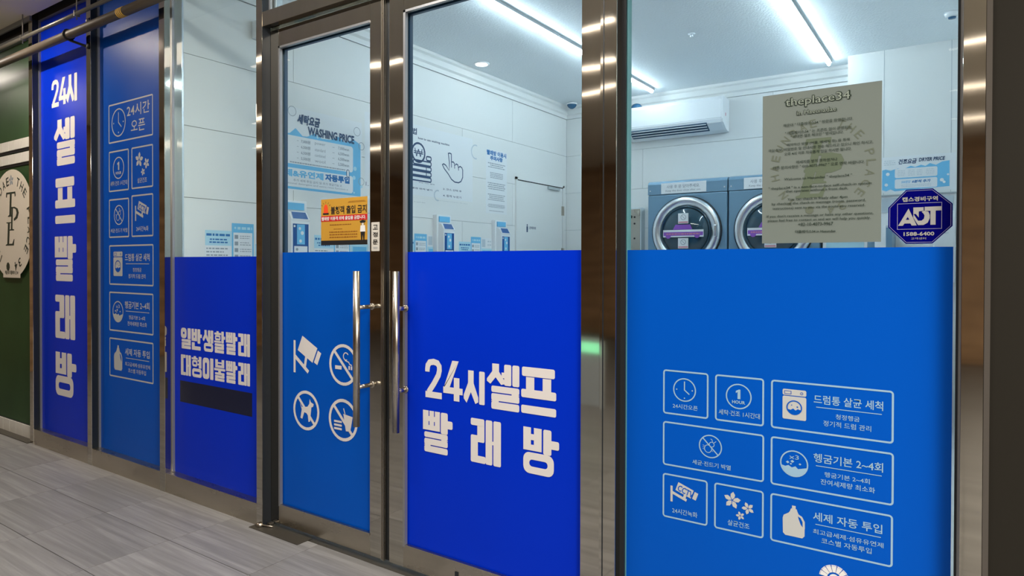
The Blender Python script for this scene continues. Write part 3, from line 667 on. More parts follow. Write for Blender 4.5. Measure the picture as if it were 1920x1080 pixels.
N.poly([(gx-W*.045, v1-H*.60), (gx+W*.045, v1-H*.60), (gx+W*.055, v1-H*.73), (gx-W*.055, v1-H*.73)]); N.out('guard_shirt', 'white', no)
N.rect(gx-W*.022, v1-H*.60, gx+W*.02, v1-H*.55); N.out('guard_face', 'sign_cream', no)

# grey paper poster on the right pane
Q = Art('front', .0025); Q.lv = 3
px0, pz0, px1, pz1 = -.5085, 1.3865, -.1910, 1.8320; W, H = px1-px0, pz1-pz0
Q.rect(px0, pz0, px1, pz1); po = Q.out('poster', 'paper_grey', None, label='grey paper notice in Korean and English on the right pane', cat='poster')
U = lambda f: px0+W*f
V = lambda f: pz1-H*f
Q.lv = 4
def monogram(a, U, V, s=1.0):
    """T, P and E interlocked, slanted; (x, y) in fractions of the sheet, y down"""
    L = lambda *p: [(U(x), V(y)) for x, y in p]
    a.poly(L((.39, .375), (.60, .375), (.595, .42), (.575, .42), (.575, .40), (.525, .40), (.475, .555), (.50, .562), (.50, .575), (.38, .575), (.38, .562), (.41, .555), (.455, .40), (.405, .40), (.395, .42), (.375, .42)))
    a.poly(L((.48, .475), (.60, .475), (.68, .49), (.705, .53), (.68, .585), (.60, .605), (.555, .605), (.535, .655), (.56, .66), (.56, .67), (.42, .67), (.42, .66), (.455, .65), (.52, .49), (.48, .485)))
    a.poly(L((.37, .575), (.50, .575), (.50, .59), (.465, .595), (.42, .735), (.50, .735), (.545, .69), (.555, .70), (.53, .76), (.30, .76), (.30, .748), (.335, .74), (.385, .595), (.37, .59)))
monogram(Q, U, lambda y: V(y-.056)); Q.out('monogram', 'paper_mark', po)
cx, cy, RR = .515, .505, .405
for i, ch in enumerate('THE PLACE 34 · IN HAEUNDAE '):
    q = PI/2-.42-2*PI*i/27.6; k = W*.036
    if ch == ' ': continue
    uu_, vv_ = U(cx)+W*RR*math.cos(q), V(cy)+W*RR*math.sin(q)
    Q.text(ch, uu_-k*.75, vv_-k, uu_+k*.75, vv_+k, 0, 0, ch in 'I·', 1, q-PI/2); Q.out('ring_letter', 'paper_mark_pale', po)
Q.lv = 5
Q.text('theplace34', U(.20), V(.107), U(.757), V(.034), .040).out('lettering', 'ink_green', po)
Q.text('in Haeunadae', U(.306), V(.157), U(.642), V(.125), .040).out('lettering', 'ink_green', po)
Q.lv = 6
Q.text('theplace34', U(.208), V(.1035), U(.749), V(.0375), .000).out('lettering', 'outline_pale', po)
Q.text('in Haeunadae', U(.310), V(.1545), U(.638), V(.1275), .0).out('lettering', 'outline_pale', po)
for s, x0, x1, y in (('해운대 " 더플레이스34 " 방문을 환영합니다.', .19, .775, 0.215), ('" 더플레이스34 " 는 프론트 없이 운영되는', .205, .765, 0.268), ('" 비대면 셀프 체크인 " 방식입니다.', .255, .70, 0.294),
                     ('예약하신 방법 (어플, 메세지 등) 을 통해', .22, .75, 0.347), ('객실 정보, 비밀번호 및 안내사항 전송 해드리고 있으니 확인 하시고,', .055, .935, 0.375), ('오후 4시 이후 자유롭게 입실 하시면 됩니다.', .20, .765, 0.405),
                     ('메세지를 받지 못하셨거나', .305, .65, 0.465), ('다른 문의사항은 " 010-4073-9967 " 으로 연락 바랍니다.', .10, .87, 0.494),
                     ('Welcome to Haeundae " theplace34 "', .20, .77, 0.575), ('" theplace34 " is a non-face-to-face self-check-in system', .06, .925, 0.632), ('that operates without a front desk.', .215, .74, 0.656),
                     ('You can check in freely after 4pm', .23, .735, 0.711), ('by checking the check-in message (room, password,', .09, .88, 0.737), ('instructions) sent to you via the route you reserved.', .10, .875, 0.768),
                     ("If you don't receive a message or have any other questions,", .045, .94, 0.820), ('please feel free to contact us and we will help you quickly.', .055, .92, 0.849), ('+82-10-4073-9967', .325, .62, 0.877)):
    Q.text(s, U(x0), V(y+.011), U(x1), V(y-.0105), .005).out('text_line', 'ink_green', po)
Q.text('더플레이스34 in Haeundae', U(.30), V(.9345), U(.64), V(.9155), .016).out('text_line', 'ink_green', po)

# octagonal security sticker
A = Art('front', .0025); A.lv = 3
ax0, az0 = (-0.1740, 1.4570); ax1, az1 = (-0.0260, 1.4520); cz = (-0.1000, 1.3800, -0.0990, 1.5270)
zt, zb_ = max(cz[1], cz[3]), min(cz[1], cz[3]); W = ax1-ax0; H = zt-zb_
oc = lambda m: [(ax0+W*x, zb_+H*y) for x, y in (((.285+m*.3), m), (1-.30-m*.3, m), (1-m, .31+m*.3), (1-m, .71-m*.3), (1-.30-m*.3, 1-m), ((.285+m*.3), 1-m), (m, .68-m*.3), (m, .31+m*.3))]
A.poly(oc(0)); ad = A.out('sticker', 'adt_navy', None, label='navy octagonal security company sticker on the right pane', cat='sticker')
A.lv = 4; a, b = oc(.022), oc(.030)
for i in range(8): A.poly([a[i], a[(i+1) % 8], b[(i+1) % 8], b[i]])
X = lambda f: ax0+W*f
Z = lambda f: zt-H*f
A.frame(X(.145), Z(.735), X(.84), Z(.255), .0012); A.out('border_lines', 'adt_line', ad)
A.text('캡스경비구역', X(.225), Z(.225), X(.775), Z(.14), .03).out('lettering', 'adt_grey', ad)
A.text('1588-6400', X(.25), Z(.855), X(.725), Z(.785), .03).out('lettering', 'adt_grey', ad)
A.text('고객센터', X(.365), Z(.925), X(.60), Z(.885), .0).out('lettering', 'adt_grey', ad)
A.poly([(X(x), Z(y)) for x, y in ((.16, .665), (.325, .35), (.455, .665), (.375, .665), (.355, .625), (.262, .625), (.235, .665))]); A.out('letter', 'adt_grey', ad)
A.lv = 5; A.poly([(X(.285), Z(.555)), (X(.312), Z(.505)), (X(.338), Z(.555))]); A.out('letter_gap', 'adt_navy', ad); A.lv = 4
A.poly([(X(x), Z(y)) for x, y in ((.40, .335), (.56, .335), (.56, .40), (.485, .41), (.485, .52), (.44, .455), (.40, .455))])
A.poly([(X(x), Z(y)) for x, y in ((.56, .40), (.635, .42), (.655, .48), (.655, .54), (.625, .62), (.56, .66), (.475, .66), (.40, .52), (.40, .45), (.475, .58), (.53, .58), (.565, .545), (.575, .49), (.56, .455), (.53, .42))])
A.out('letter', 'adt_grey', ad)
A.rect(X(.575), Z(.405), X(.835), Z(.33)); A.rect(X(.665), Z(.66), X(.745), Z(.40)); A.out('letter', 'adt_grey', ad)

# ================================================================ NEIGHBOUR SHOP at the left end
nb = empty('window_6', (-6.6, 0, 0), 'dark green glazed front of the neighbouring shop', 'window', None, 'structure')
box('glass_pane', 'film_green', -9.4, -5.66, .004, .012, .0, 2.99, parent=nb)
box('head_rail', 'trim_grey', -9.4, -5.66, -.03, .02, 2.99, 3.03, parent=nb); box('head_recess', 'dark_head', -9.4, -5.66, .0, .02, 3.03, HC+.05, parent=nb)
box('floor_track', 'dark_track', -9.4, -5.66, -.07, .012, -.004, .006, parent=nb)
tm = {}
for zz, hh in ((2.190, .073), (2.083, .074), (.004, .094)):
    box('black_strip', 'gasket', -9.4, -5.663, -.002, .004, zz-.02, zz+hh+.004, parent=nb)
    for k in range(12):
        if hh not in tm:
            m_ = bpy.data.meshes.new('wall_tile'); t = addbox(B(), 0, .118, -.010, -.002, 0, hh, .001); t.to_mesh(m_); t.free(); m_.materials.append(M['white_tile']); tm[hh] = m_
        o = bpy.data.objects.new('wall_tile', tm[hh]); C.objects.link(o); o.parent = nb; o.location = (-5.783-.122*k+6.6, 0, zz)
K = Art('front', -.012); K.lv = 1
cu, cv, r = -6.09, 1.622, .420
pts = [(cu+r*math.cos(q), cv+r*math.sin(q)) for q in [-1.172+(2*PI-.797)*k/48 for k in range(49)]]
K.poly(pts+[(-6.253, 1.207), (-5.927, 1.207)]); sg = K.out('sign', 'sign_cream', None, label='round cream sign with dark monogram on the green neighbouring shopfront', cat='sign')
K.lv = 2
for i, ch in enumerate('THE PLACE 34 · IN HAEUNDAE '):
    q = PI/2-.38-2*PI*i/27.6; k = .034
    if ch == ' ': continue
    a, b = cu+r*.80*math.cos(q), cv+r*.80*math.sin(q); K.text(ch, a-k*.75, b-k, a+k*.75, b+k, .012, 0, ch in 'I·', 1, q-PI/2); K.out('ring_letter', 'ink_green', sg)
mx0, mz0, mx1, mz1 = -6.2010, 1.4550, -5.9380, 1.8680
mw, mh = mx1-mx0, mz1-mz0
L = lambda *p: [(mx0+mw*x, mz1-mh*y) for x, y in p]
K.poly(L((.06, 0), (.72, 0), (.74, .08), (.68, .10), (.66, .035), (.46, .035), (.42, .42), (.50, .445), (.50, .46), (.18, .46), (.18, .445), (.28, .42), (.33, .035), (.14, .035), (.10, .10), (.04, .08)))
K.poly(L((.34, .28), (.66, .28), (.88, .32), (.96, .40), (.86, .50), (.66, .54), (.60, .54), (.60, .50), (.74, .46), (.80, .40), (.74, .33), (.62, .31), (.54, .31), (.50, .69), (.62, .70), (.62, .72), (.30, .72), (.30, .70), (.38, .69), (.44, .31), (.34, .30)))
K.poly(L((.06, .56), (.42, .56), (.42, .575), (.32, .585), (.26, .965), (.48, .965), (.60, .88), (.64, .88), (.60, 1.0), (0, 1.0), (0, .985), (.12, .965), (.17, .585), (.06, .575)))
K.out('monogram', 'ink_green', sg)
K.text('해운대 더플레이스34', -6.215, 1.232, -5.965, 1.262, .02).out('lettering', 'ink_green', sg)
pic_flower(K, cu, cv+r*.80, .045, .4); K.out('flower', 'print_grey', sg)

# ================================================================ CORRIDOR FITTINGS
pp = tube('pipe', 'pipe', [(-9.3, -.12, 2.8095), (-1.2, -.12, 2.8095)], .0275, None, 20, label='thick brown pipe strapped along the head of the shopfront', cat='pipe')
for k in range(4):
    a = B(); addtube(a, [(-4.170+k*.018, -.12, 2.8095), (-4.160+k*.018, -.12, 2.8095)], .0285, 20); bmesh.ops.recalc_face_normals(a, faces=a.faces); link('yellow_band', a, 'label_gold', pp)
stp = tube('strap', 'strap', [(-4.843, -.12+.032*math.sin(q), 2.8095+.032*math.cos(q)) for q in [2*PI*k/16 for k in range(17)]], .007, pp, 8)
tube('strap', 'strap', [(-4.843, -.115, 2.776), (-4.80, -.085, 2.758), (-4.745, -.052, 2.735)], .008, pp, 8)
lathe('strap_foot', 'strap', [(.018, 0), (.018, .008), (0, .008)], (-4.733, -.050, 2.735), 'y-', pp, 14)
cd = tube('conduit', 'conduit', [(-9.3, -.10, 2.9390), (-3.3, -.10, 2.9390)], .0135, None, 14, label='thin grey conduit running above the thick pipe', cat='conduit')
for x in (-4.775, -3.85, -5.62, -6.6, -7.6):
    tube('saddle', 'conduit', [(x, -.10, 2.900), (x, -.10, 3.05), (x, -.10, HC)], .004, cd, 8); box('saddle_clip', 'conduit', x-.006, x+.006, -.117, -.083, 2.921, 2.957, parent=cd)
for x in (-4.70,): lathe('junction_knob', 'conduit', [(0, 0), (.012, .004), (.016, .016), (.010, .026)], (x, -.05, 2.885), 'y-', cd, 14)
LP = ((-1.3916, 3.63, .45, 'nearest row, before the left door'), (-0.9951, 4.23, .42, 'second row, before the door gap'), (-0.5045, 4.47, .32, 'third row, before the right door'), (-1.3916, 5.11, .60, 'fourth row, before the left door'),
      (-0.9951, 6.0, .60, 'sixth row, before the door gap'), (-0.5045, 5.33, .38, 'fifth row, before the right door'), (0.0114, 8.04, .45, 'next to last row, at the pier'), (-1.3916, 6.2, .70, 'seventh row, before the left door'),
      (-0.9951, 7.3, .70, 'ninth row, before the door gap'), (-0.5045, 6.08, .42, 'eighth row, before the right door'), (0.0114, 6.5, .38, 'middle row, at the pier'), (0.0114, 9.6, .50, 'last row, at the pier'))
for k, dist, L_, wh in LP:
    x, y = k*dist, -(dist-2.1)
    t = box('corridor_light', 'fixture', x-L_/2-.02, x+L_/2+.02, y-.05, y+.05, HC-.03, HC, label='warm corridor ceiling light, '+wh, cat='light', group='line lights on the corridor ceiling')
    box('diffuser', 'hall_tube', x-L_/2, x+L_/2, y-.022, y+.022, HC-.036, HC-.031, parent=t)
dl = lathe('downlight', 'fixture', [(.052, 0), (.052, .012), (.040, .012), (.040, .002)], (-5.45, -.74, HC), 'z-', None, 24, label='round warm downlight in the corridor ceiling near the left panes', cat='light')
lathe('lamp', 'hall_down', [(.038, 0), (.038, .010), (0, .010)], (-5.45, -.74, HC), 'z-', dl, 20)
ex = box('lit_sign', 'fixture', -2.854-.15, -2.854+.15, -3.4-.05, -3.4, 0, .62, label='low sign box with a green lit face standing in the corridor', cat='sign')
box('lit_face', 'exit_green', -2.854-.12, -2.854+.12, -3.4, -3.4+.004, 0.534-.045, 0.534+.045, parent=ex)

# ================================================================ INSIDE THE LAUNDRY
box('floor_shop', 'shop_floor', XW, .2, .055, YB, -.12, 0, label='pale floor inside the laundry', cat='floor', kind='structure')
box('ceiling_shop', 'shop_ceiling', XW-.1, .4, .056, YB+.1, ZC, ZC+.1, label='white plaster ceiling of the laundry', cat='ceiling', kind='structure')
box('wall_front_side', 'panel_white', XW-2.0, XW-.012, .056, .15, 0, ZC, label='partition behind the two blue left panes', cat='wall', kind='structure')
ws = box('wall_side', 'joint', XW-.10, XW-.012, .056, YB+.1, 0, ZC, label='long panelled left side wall of the laundry', cat='wall', kind='structure')
wb = box('wall_back', 'joint', XW-.012, .3, YB+.012, YB+.10, 0, ZC, label='panelled back wall of the laundry', cat='wall', kind='structure')
wr = box('wall_inner_right', 'panel_white', .075, .16, .06, YB+.1, 0, ZC, label='plain white right side wall of the laundry', cat='wall', kind='structure')
PH, PL = .4292, 2.703
for k in range(7):
    z0, z1 = k*PH+.0015, min((k+1)*PH, ZC)-.0015
    off = .873 if k % 2 == 0 else .048
    xs = [.06]+[v for v in (off, off+PL, off+2*PL) if .1 < v < YB-.05]+[YB]
    for a, b in zip(xs, xs[1:]): box('wall_panel', 'panel_white', XW-.012, XW, a+.0015, b-.0015, z0, z1, parent=ws)
    off = -2.9 if k % 2 else -1.55
    xs = [XW]+[v for v in (off, off+PL) if XW+.1 < v < .1]+[.15]
    for a, b in zip(xs, xs[1:]): box('wall_panel', 'panel_white', a+.0015, b-.0015, YB, YB+.012, z0, z1, parent=wb)
def crown(name, side):
    prof = [(0, 3.006), (.012, 3.006), (.012, 3.045), (.030, 3.060), (.030, 3.110), (.045, 3.125), (.045, ZC), (0, ZC)]
    bm = B()
    if side: pts = [[bm.verts.new((XW+a, y, z)) for a, z in prof] for y in (.06, YB)]
    else: pts = [[bm.verts.new((x, YB-a, z)) for a, z in prof] for x in (XW, -.85)]
    n = len(prof)
    for i in range(n): bm.faces.new((pts[0][i], pts[0][(i+1) % n], pts[1][(i+1) % n], pts[1][i]))
    bm.faces.new(pts[0]); bm.faces.new(pts[1][::-1]); bmesh.ops.recalc_face_normals(bm, faces=bm.faces)
    return tag(link(name, bm, 'panel_white'), 'white cornice along the %s wall of the laundry' % ('side' if side else 'back'), 'cornice', None, 'structure')
crown('trim_1', True); crown('trim_2', False)
cl = box('wall_column', 'panel_white', -.855, .075, 4.39, YB, 0, ZC, label='white boxed column projecting at the right of the back wall', cat='column', kind='structure')
for x in (-.575, -.095): box('joint_line', 'joint', x-.0015, x+.0015, 4.3885, 4.39, 0, ZC, parent=cl)
box('reveal_post', 'inner_alu', XW, XW+.012, .056, .082, 0, ZC, label='bright aluminium strip where side wall meets the shopfront', cat='trim', kind='structure')

# tubes along the ceiling
for x, y_end, lab in ((-2.70, 4.475, 'long row of cool tube lights over the middle of the laundry'), (-1.015, 4.455, 'long row of cool tube lights over the right of the laundry')):
    t = empty('ceiling_light', (x, y_end, ZC), lab, 'light', None)
    for k in range(3):
        b = y_end-.99*k; a = b-.98
        box('housing', 'fixture', x-.020, x+.024, a, b, ZC-.022, ZC, parent=t)
        bm = B(); addtube(bm, [(x, a+.01, ZC-.034), (x, b-.01, ZC-.034)], .013, 8); bmesh.ops.recalc_face_normals(bm, faces=bm.faces); link('tube', bm, 'tube', t)
dc = lathe('downlight_shop', 'ac_white', [(.072, 0), (.072, .006), (.055, .008)], (-3.655, 2.785, ZC), 'z-', None, 28, label='small round downlight near the laundry side wall', cat='light')
lathe('lamp', 'down_cool', [(.054, .004), (.054, .013), (0, .015)], (-3.655, 2.785, ZC), 'z-', dc, 24)
dm = lathe('security_camera', 'ac_white', [(.030, 0), (.030, .012), (.062, .014), (.062, .024), (.050, .030)], (-3.68, 4.52, ZC), 'z-', None, 24, label='dark dome camera on the ceiling in the far left corner', cat='camera')
lathe('dome', 'cam_blue', [(.056, .020), (.052, .040), (.038, .060), (.018, .072), (0, .075)], (-3.68, 4.52, ZC), 'z-', dm, 24)
lathe('sprinkler', 'chrome', [(.028, 0), (.026, .006), (.008, .008), (.008, .020), (.014, .021), (0, .022)], (-1.80, 3.08, ZC), 'z-', None, 16, label='tiny sprinkler head in the laundry ceiling', cat='sprinkler')
sd = lathe('smoke_detector', 'ac_white', [(.050, 0), (.050, .010), (.044, .026), (.030, .034), (0, .035)], (-.085, 3.69, ZC), 'z-', None, 24, label='white smoke detector on the ceiling at the far right', cat='detector')
lathe('chamber', 'cam_blue', [(.026, .030), (.024, .044), (0, .046)], (-.085, 3.69, ZC), 'z-', sd, 16)
sn = box('sensor', 'ac_white', XW, XW+.05, .545, .60, 2.785, 2.90, bev=.01, label='blue-lensed sensor high on the side wall behind the third pane', cat='sensor')
box('lens', 'print_blue', XW+.05, XW+.056, .553, .592, 2.80, 2.885, parent=sn, bev=.002)

# air conditioner
ac = empty('air_conditioner', (-2.48, YB, 2.66), 'white split air conditioner high on the back wall', 'air conditioner')
AX0, AX1 = -3.02, -1.972
prof = [(0, 2.655), (0, 2.985), (.17, 2.992), (.205, 2.98), (.218, 2.95), (.222, 2.76), (.205, 2.725), (.10, 2.668), (.05, 2.655)]
bm = B(); rings = []
for x, k in ((AX0, .965), (AX0+.02, 1), (AX1-.02, 1), (AX1, .965)): rings.append([bm.verts.new((x, YB-a*k, 2.82+(z-2.82)*k)) for a, z in prof])
n = len(prof)
for a, b in zip(rings, rings[1:]):
    for i in range(n): bm.faces.new((a[i], a[(i+1) % n], b[(i+1) % n], b[i]))
bm.faces.new(rings[0]); bm.faces.new(rings[-1][::-1]); bmesh.ops.recalc_face_normals(bm, faces=bm.faces); link('body', bm, 'ac_white', ac)
bm = B(); pts = [[bm.verts.new((x, y, z)) for y, z in ((YB-.213, 2.735), (YB-.110, 2.672), (YB-.112, 2.667), (YB-.216, 2.729))] for x in (AX0+.06, AX1-.16)]
for i in range(4): bm.faces.new((pts[0][i], pts[0][(i+1) % 4], pts[1][(i+1) % 4], pts[1][i]))
bm.faces.new(pts[0]); bm.faces.new(pts[1][::-1]); bmesh.ops.recalc_face_normals(bm, faces=bm.faces); link('outlet_gap', bm, 'ac_dark', ac)
for k in range(3):
    y, z = YB-.205+.030*k, 2.722-.0195*k
    box('louvre', 'ac_white', AX0+.07, AX1-.17, y-.006, y+.012, z-.006, z-.001, parent=ac)
box('panel_seam', 'joint', AX0+.01, AX1-.01, YB-.2225, YB-.2205, 2.768, 2.771, parent=ac)
box('end_label', 'pink', AX1-.001, AX1+.001, YB-.13, YB-.11, 2.80, 2.83, parent=ac)
lathe('siren', 'cam_blue', [(.060, 0), (.058, .030), (.044, .052), (.020, .062), (0, .064)], (-2.93, YB-.10, 2.986), 'z+', None, 24, label='blue-grey dome on top of the air conditioner', cat='dome')

# dryers
def dryer(x0, label, seed):
    y0 = 3.975; W = .760; x1 = x0+W
    d = empty('dryer', ((x0+x1)/2, 4.3, 0), label, 'dryer', 'stacked dryers along the back wall')
    bm = addbox(B(), x0, x1, y0, YB-.02, .02, 1.985, .012); link('body', bm, 'dryer_grey', d)
    bm = B(); pr2 = [(y0, 1.988), (y0, 2.085), (y0+.012, 2.105), (y0+.04, 2.118), (YB-.02, 2.118), (YB-.02, 1.988)]
    rings = [[bm.verts.new((x, y, z)) for y, z in pr2] for x in (x0, x1)]
    for i in range(6): bm.faces.new((rings[0][i], rings[0][(i+1) % 6], rings[1][(i+1) % 6], rings[1][i]))
    bm.faces.new(rings[0]); bm.faces.new(rings[1][::-1]); bmesh.ops.recalc_face_normals(bm, faces=bm.faces); link('top_fascia', bm, 'dryer_grey', d)
    cx, cz = x0+.383, 1.628
    lathe('door_gasket', 'gasket', [(.333, 0), (.333, .012), (.322, .014)], (cx, y0, cz), 'y-', d, 48)
    ring = lathe('door_ring', 'chrome', [(.324, .0), (.323, .026), (.314, .040), (.290, .044), (.250, .036), (.240, .020), (.238, .004)], (cx, y0, cz), 'y-', d, 56)
    lathe('door_rim', 'drum_glass', [(.244, .004), (.240, .028), (.226, .034), (.222, .020)], (cx, y0, cz), 'y-', ring, 48)
    lathe('door_glass', 'drum_glass', [(.226, .012), (.215, .036), (.160, .062), (.080, .076), (0, .080)], (cx, y0, cz), 'y-', d, 48)
    box('door_handle', 'chrome', cx+.275, cx+.305, y0-.075, y0-.02, cz-.055, cz+.055, parent=d, bev=.008)
    box('lock_bolt', 'chrome', x1-.030, x1-.018, y0-.006, y0, 2.020, 2.032, parent=d); box('lock_bolt', 'chrome', x0+.018, x0+.030, y0-.006, y0, 2.020, 2.032, parent=d)
    a = Art('front', y0-.003); a.lv = 1
    lx0, lx1 = x0+.135, x0+.570; a.rect(lx0, 1.993, lx1, 2.093); pl = a.out('top_label', 'white', d, label='white notice strip along the top')
    a.lv = 3; a.text('사용 후 문 닫아주세요.', lx0+.055, 2.040, lx1-.06, 2.074, .01).out('lettering', 'print_grey', pl)
    a.text('Keep the door close after use.', lx0+.045, 2.006, lx1-.05, 2.028, .01).out('lettering', 'print_grey', pl)
    g = Art('front', y0-.083); g.lv = 1
    for zz in (1.700, 1.470):
        g.rect(cx-.050, zz, cx+.048, zz+.095); s = g.out('door_label', 'white', d, label='small square warning label')
        g.lv = 3; g.ring(cx, zz+.058, .026, .005); g.line([(cx-.018, zz+.076), (cx+.018, zz+.040)], .004); g.out('pictogram', 'print_grey', s)
        g.rect(cx-.046, zz+.006, cx+.044, zz+.018); g.out('red_line', 'pink', s); g.lv = 1
    g.rect(cx-.195, 1.575, cx+.190, 1.642); s = g.out('door_label', 'white', d, label='long purple and white label across the door glass')
    g.lv = 3; g.rect(cx-.19, 1.588, cx+.185, 1.622); g.disc(cx-.145, 1.588, .026); g.disc(cx+.13, 1.590, .026); g.out('purple_band', 'purple', s)
    g.lv = 1; g.poly([(cx-.10, 1.645), (cx+.085, 1.645), (cx+.065, 1.690), (cx-.075, 1.690)]); g.out('door_label', 'purple', d, label='small purple label')
    g.lv = 4; scribble(g, cx-.17, 1.594, cx+.165, 1.614, 1, .95, .6, seed); g.out('fine_print', 'pink', s)
    return d
dryer(-2.535, 'first stacked dryer, beside the pale cabinet under the air conditioner', 3)
dryer(-1.763, 'second stacked dryer, partly behind the grey poster', 4)

# tall box to the right of the dryers, seen under the poster
kx = empty('payment_kiosk', (-.77, 4.1, 0), 'white-framed kiosk with pale blue face right of the dryers', 'kiosk')
box('body', 'ac_white', -.985, -.650, 3.99, 4.37, 0, 1.66, parent=kx, bev=.01)
box('front_panel', 'print_pale', -.955, -.675, 3.984, 3.991, 1.2, 1.62, parent=kx)
box('side_bracket', 'dryer_grey', -.648, -.600, 3.995, 4.34, .02, 1.64, parent=kx); box('side_cover', 'ac_white', -.600, -.520, 3.995, 4.34, .02, 1.64, parent=kx, bev=.004); box('side_bracket', 'dryer_grey', -.520, -.478, 3.995, 4.34, .02, 1.62, parent=kx)

# pale cabinet left of the dryers
cb = empty('cabinet', (-3.2, YB, 1.2), 'pale wall cabinet with bolt strip left of the first dryer', 'cabinet')
box('body', 'cabinet', -3.50, -2.87, 4.60, YB-.0005, 1.0, 1.935, parent=cb, bev=.006)
box('door', 'cabinet', -3.48, -3.05, 4.592, 4.601, 1.02, 1.915, parent=cb, bev=.003)
sp = box('bolt_strip', 'steel_tube', -3.03, -2.885, 4.594, 4.601, 1.02, 1.915, parent=cb)
for z in (1.83, 1.76, 1.60, 1.44, 1.28): lathe('bolt', 'gasket', [(.010, 0), (.010, .006), (0, .008)], (-2.945, 4.594, z), 'y-', sp, 10)
lathe('key_lock', 'gasket', [(.018, 0), (.018, .010), (0, .012)], (-2.99, 4.594, 1.835), 'y-', sp, 12)

# door in the side wall
sd_ = empty('door_3', (XW, 4.12, 0), 'flush white service door in the laundry side wall', 'door', None, 'structure')
box('frame_side', 'panel_white', XW, XW+.018, 4.590, 4.625, 0, 2.225, parent=sd_); box('frame_side', 'panel_white', XW, XW+.018, 3.625, 3.650, 0, 2.225, parent=sd_)
box('frame_head', 'panel_white', XW, XW+.018, 3.625, 4.625, 2.20, 2.225, parent=sd_); box('shadow_gap', 'gasket', XW, XW+.0185, 3.65, 4.59, 2.194, 2.200, parent=sd_)
box('door_slab', 'panel_white', XW, XW+.012, 3.655, 4.585, .01, 2.190, parent=sd_)
box('door_closer', 'fixture', XW+.012, XW+.034, 4.25, 4.50, 2.155, 2.185, parent=sd_)
for z in (1.88, 1.40, .5): box('hinge', 'steel_tube', XW+.012, XW+.030, 4.565, 4.602, z, z+.105, parent=sd_)
W_ = Art('side', XW+.0125); W_.lv = 1
y, z = 3.84, 1.705
W_.disc(y, z+.030, .010); W_.rect(y-.014, z-.025, y+.014, z+.018, .006); W_.rect(y-.012, z-.045, y+.012, z-.025); W_.text('관계자외', y+.04, z-.012, y+.17, z+.018, .02).out('door_sign', 'print_navy', sd_)

# ---------------------------------------------------------------- prints on the side wall
P = Art('side', XW+.0005)
# washing price board
P.lv = 1; P.rect(.67, 1.828, 1.505, 2.405, .01); wp = P.out('price_board', 'white', None, label='washing price board on the side wall with sky blue border', cat='board')
P.lv = 2
u0, v0, u1, v1 = .67, 1.838, 1.492, 2.245
P.poly([(u0, 1.838), (u1, 1.838), (u1, 2.235), (1.43, 2.262), (1.38, 2.250), (1.34, 2.228), (1.27, 2.262), (1.20, 2.228), (1.12, 2.224), (1.05, 2.250), (.99, 2.218), (.95, 2.215), (.89, 2.262), (.84, 2.220), (u0, 2.215)])
bd = P.out('sky_field', 'print_sky', wp)
P.lv = 3
for a, b in ((2.013, 2.208), (1.855, 1.985)): P.rect(u0+.02, a, 1.415, b, .022)
P.out('white_card', 'white', wp); P.lv = 4
P.text('세탁요금', .905, 2.298, 1.100, 2.365, .05, .2).out('heading', 'print_navy', wp)
P.text('WASHING PRICE', .995, 2.232, 1.425, 2.290, .045).out('heading', 'print_navy', wp)
for i, (a, b, c) in enumerate((('7,000원', 'power', '7,000won'), ('6,500원', 'standard', '6,500won'), ('6,500원', 'combined', '6,500won'), ('5,500원', 'wool', '5,500won'))):
    z = 2.178-.040*i
    P.text(a, .935, z-.013, 1.015, z+.013, .02); P.text(b, 1.055, z-.011, 1.150, z+.011, 0); P.text(c, 1.270, z-.013, 1.375, z+.013, .02)
    P.rect(1.215, z-.002, 1.235, z+.001); P.rect(.90, z-.002, .915, z+.001)
    P.out('price_row', 'print_grey', wp)
scribble(P, .84, 2.018, 1.34, 2.030, 1, .98, .7, 5); P.out('fine_print', 'print_grey', wp)
P.text('세제&유연제', .72, 1.925, 1.130, 1.973, .045).out('lettering', 'print_sky', wp)
P.text('자동투입', 1.150, 1.925, 1.378, 1.973, .06).out('lettering', 'print_blue', wp)
P.text('추가 세제 투입 금지 및 추가 헹굼기능 X', .87, 1.892, 1.305, 1.910, .01).out('lettering', 'print_grey', wp)
P.text('additional detergent and extra rinse function x', .78, 1.868, 1.365, 1.885, 0).out('lettering', 'print_grey', wp)
P.lv = 5; P.rect(1.348, 1.970, 1.378, 2.030, .014); P.out('clip_outline', 'print_navy', wp); P.lv = 6; P.rect(1.353, 1.975, 1.373, 2.025, .009); P.out('clip', 'white', wp)
P.lv = 4
for a, b, r in ((1.500, 2.225, .030), (1.498, 1.953, .030), (.86, 2.375, .035), (1.455, 2.330, .034)): P.ring(a, b, r, .004)
P.out('bubble', 'print_grey', wp)
for a, b, r in ((1.435, 2.045, .016), (1.425, 1.975, .015), (1.50, 1.915, .012), (1.425, 1.862, .008), (1.08, 2.228, .010)): P.disc(a, b, r)
P.out('bubble', 'print_pale', wp)
# how-to board
P.lv = 1; P.rect(1.535, 1.905, 2.905, 2.500, .006); hw = P.out('instruction_board', 'white', None, label='how-to board with coin stack and pointing hand outlines', cat='board')
P.lv = 2
P.text('사용방법', 1.86, 2.415, 2.128, 2.470, .03); P.text('how to use washing machine', 2.145, 2.378, 2.560, 2.402, .02).out('heading', 'print_navy', hw)
P.text('1. 코인', 1.545, 1.925, 1.70, 1.965, .02).out('lettering', 'print_grey', hw)
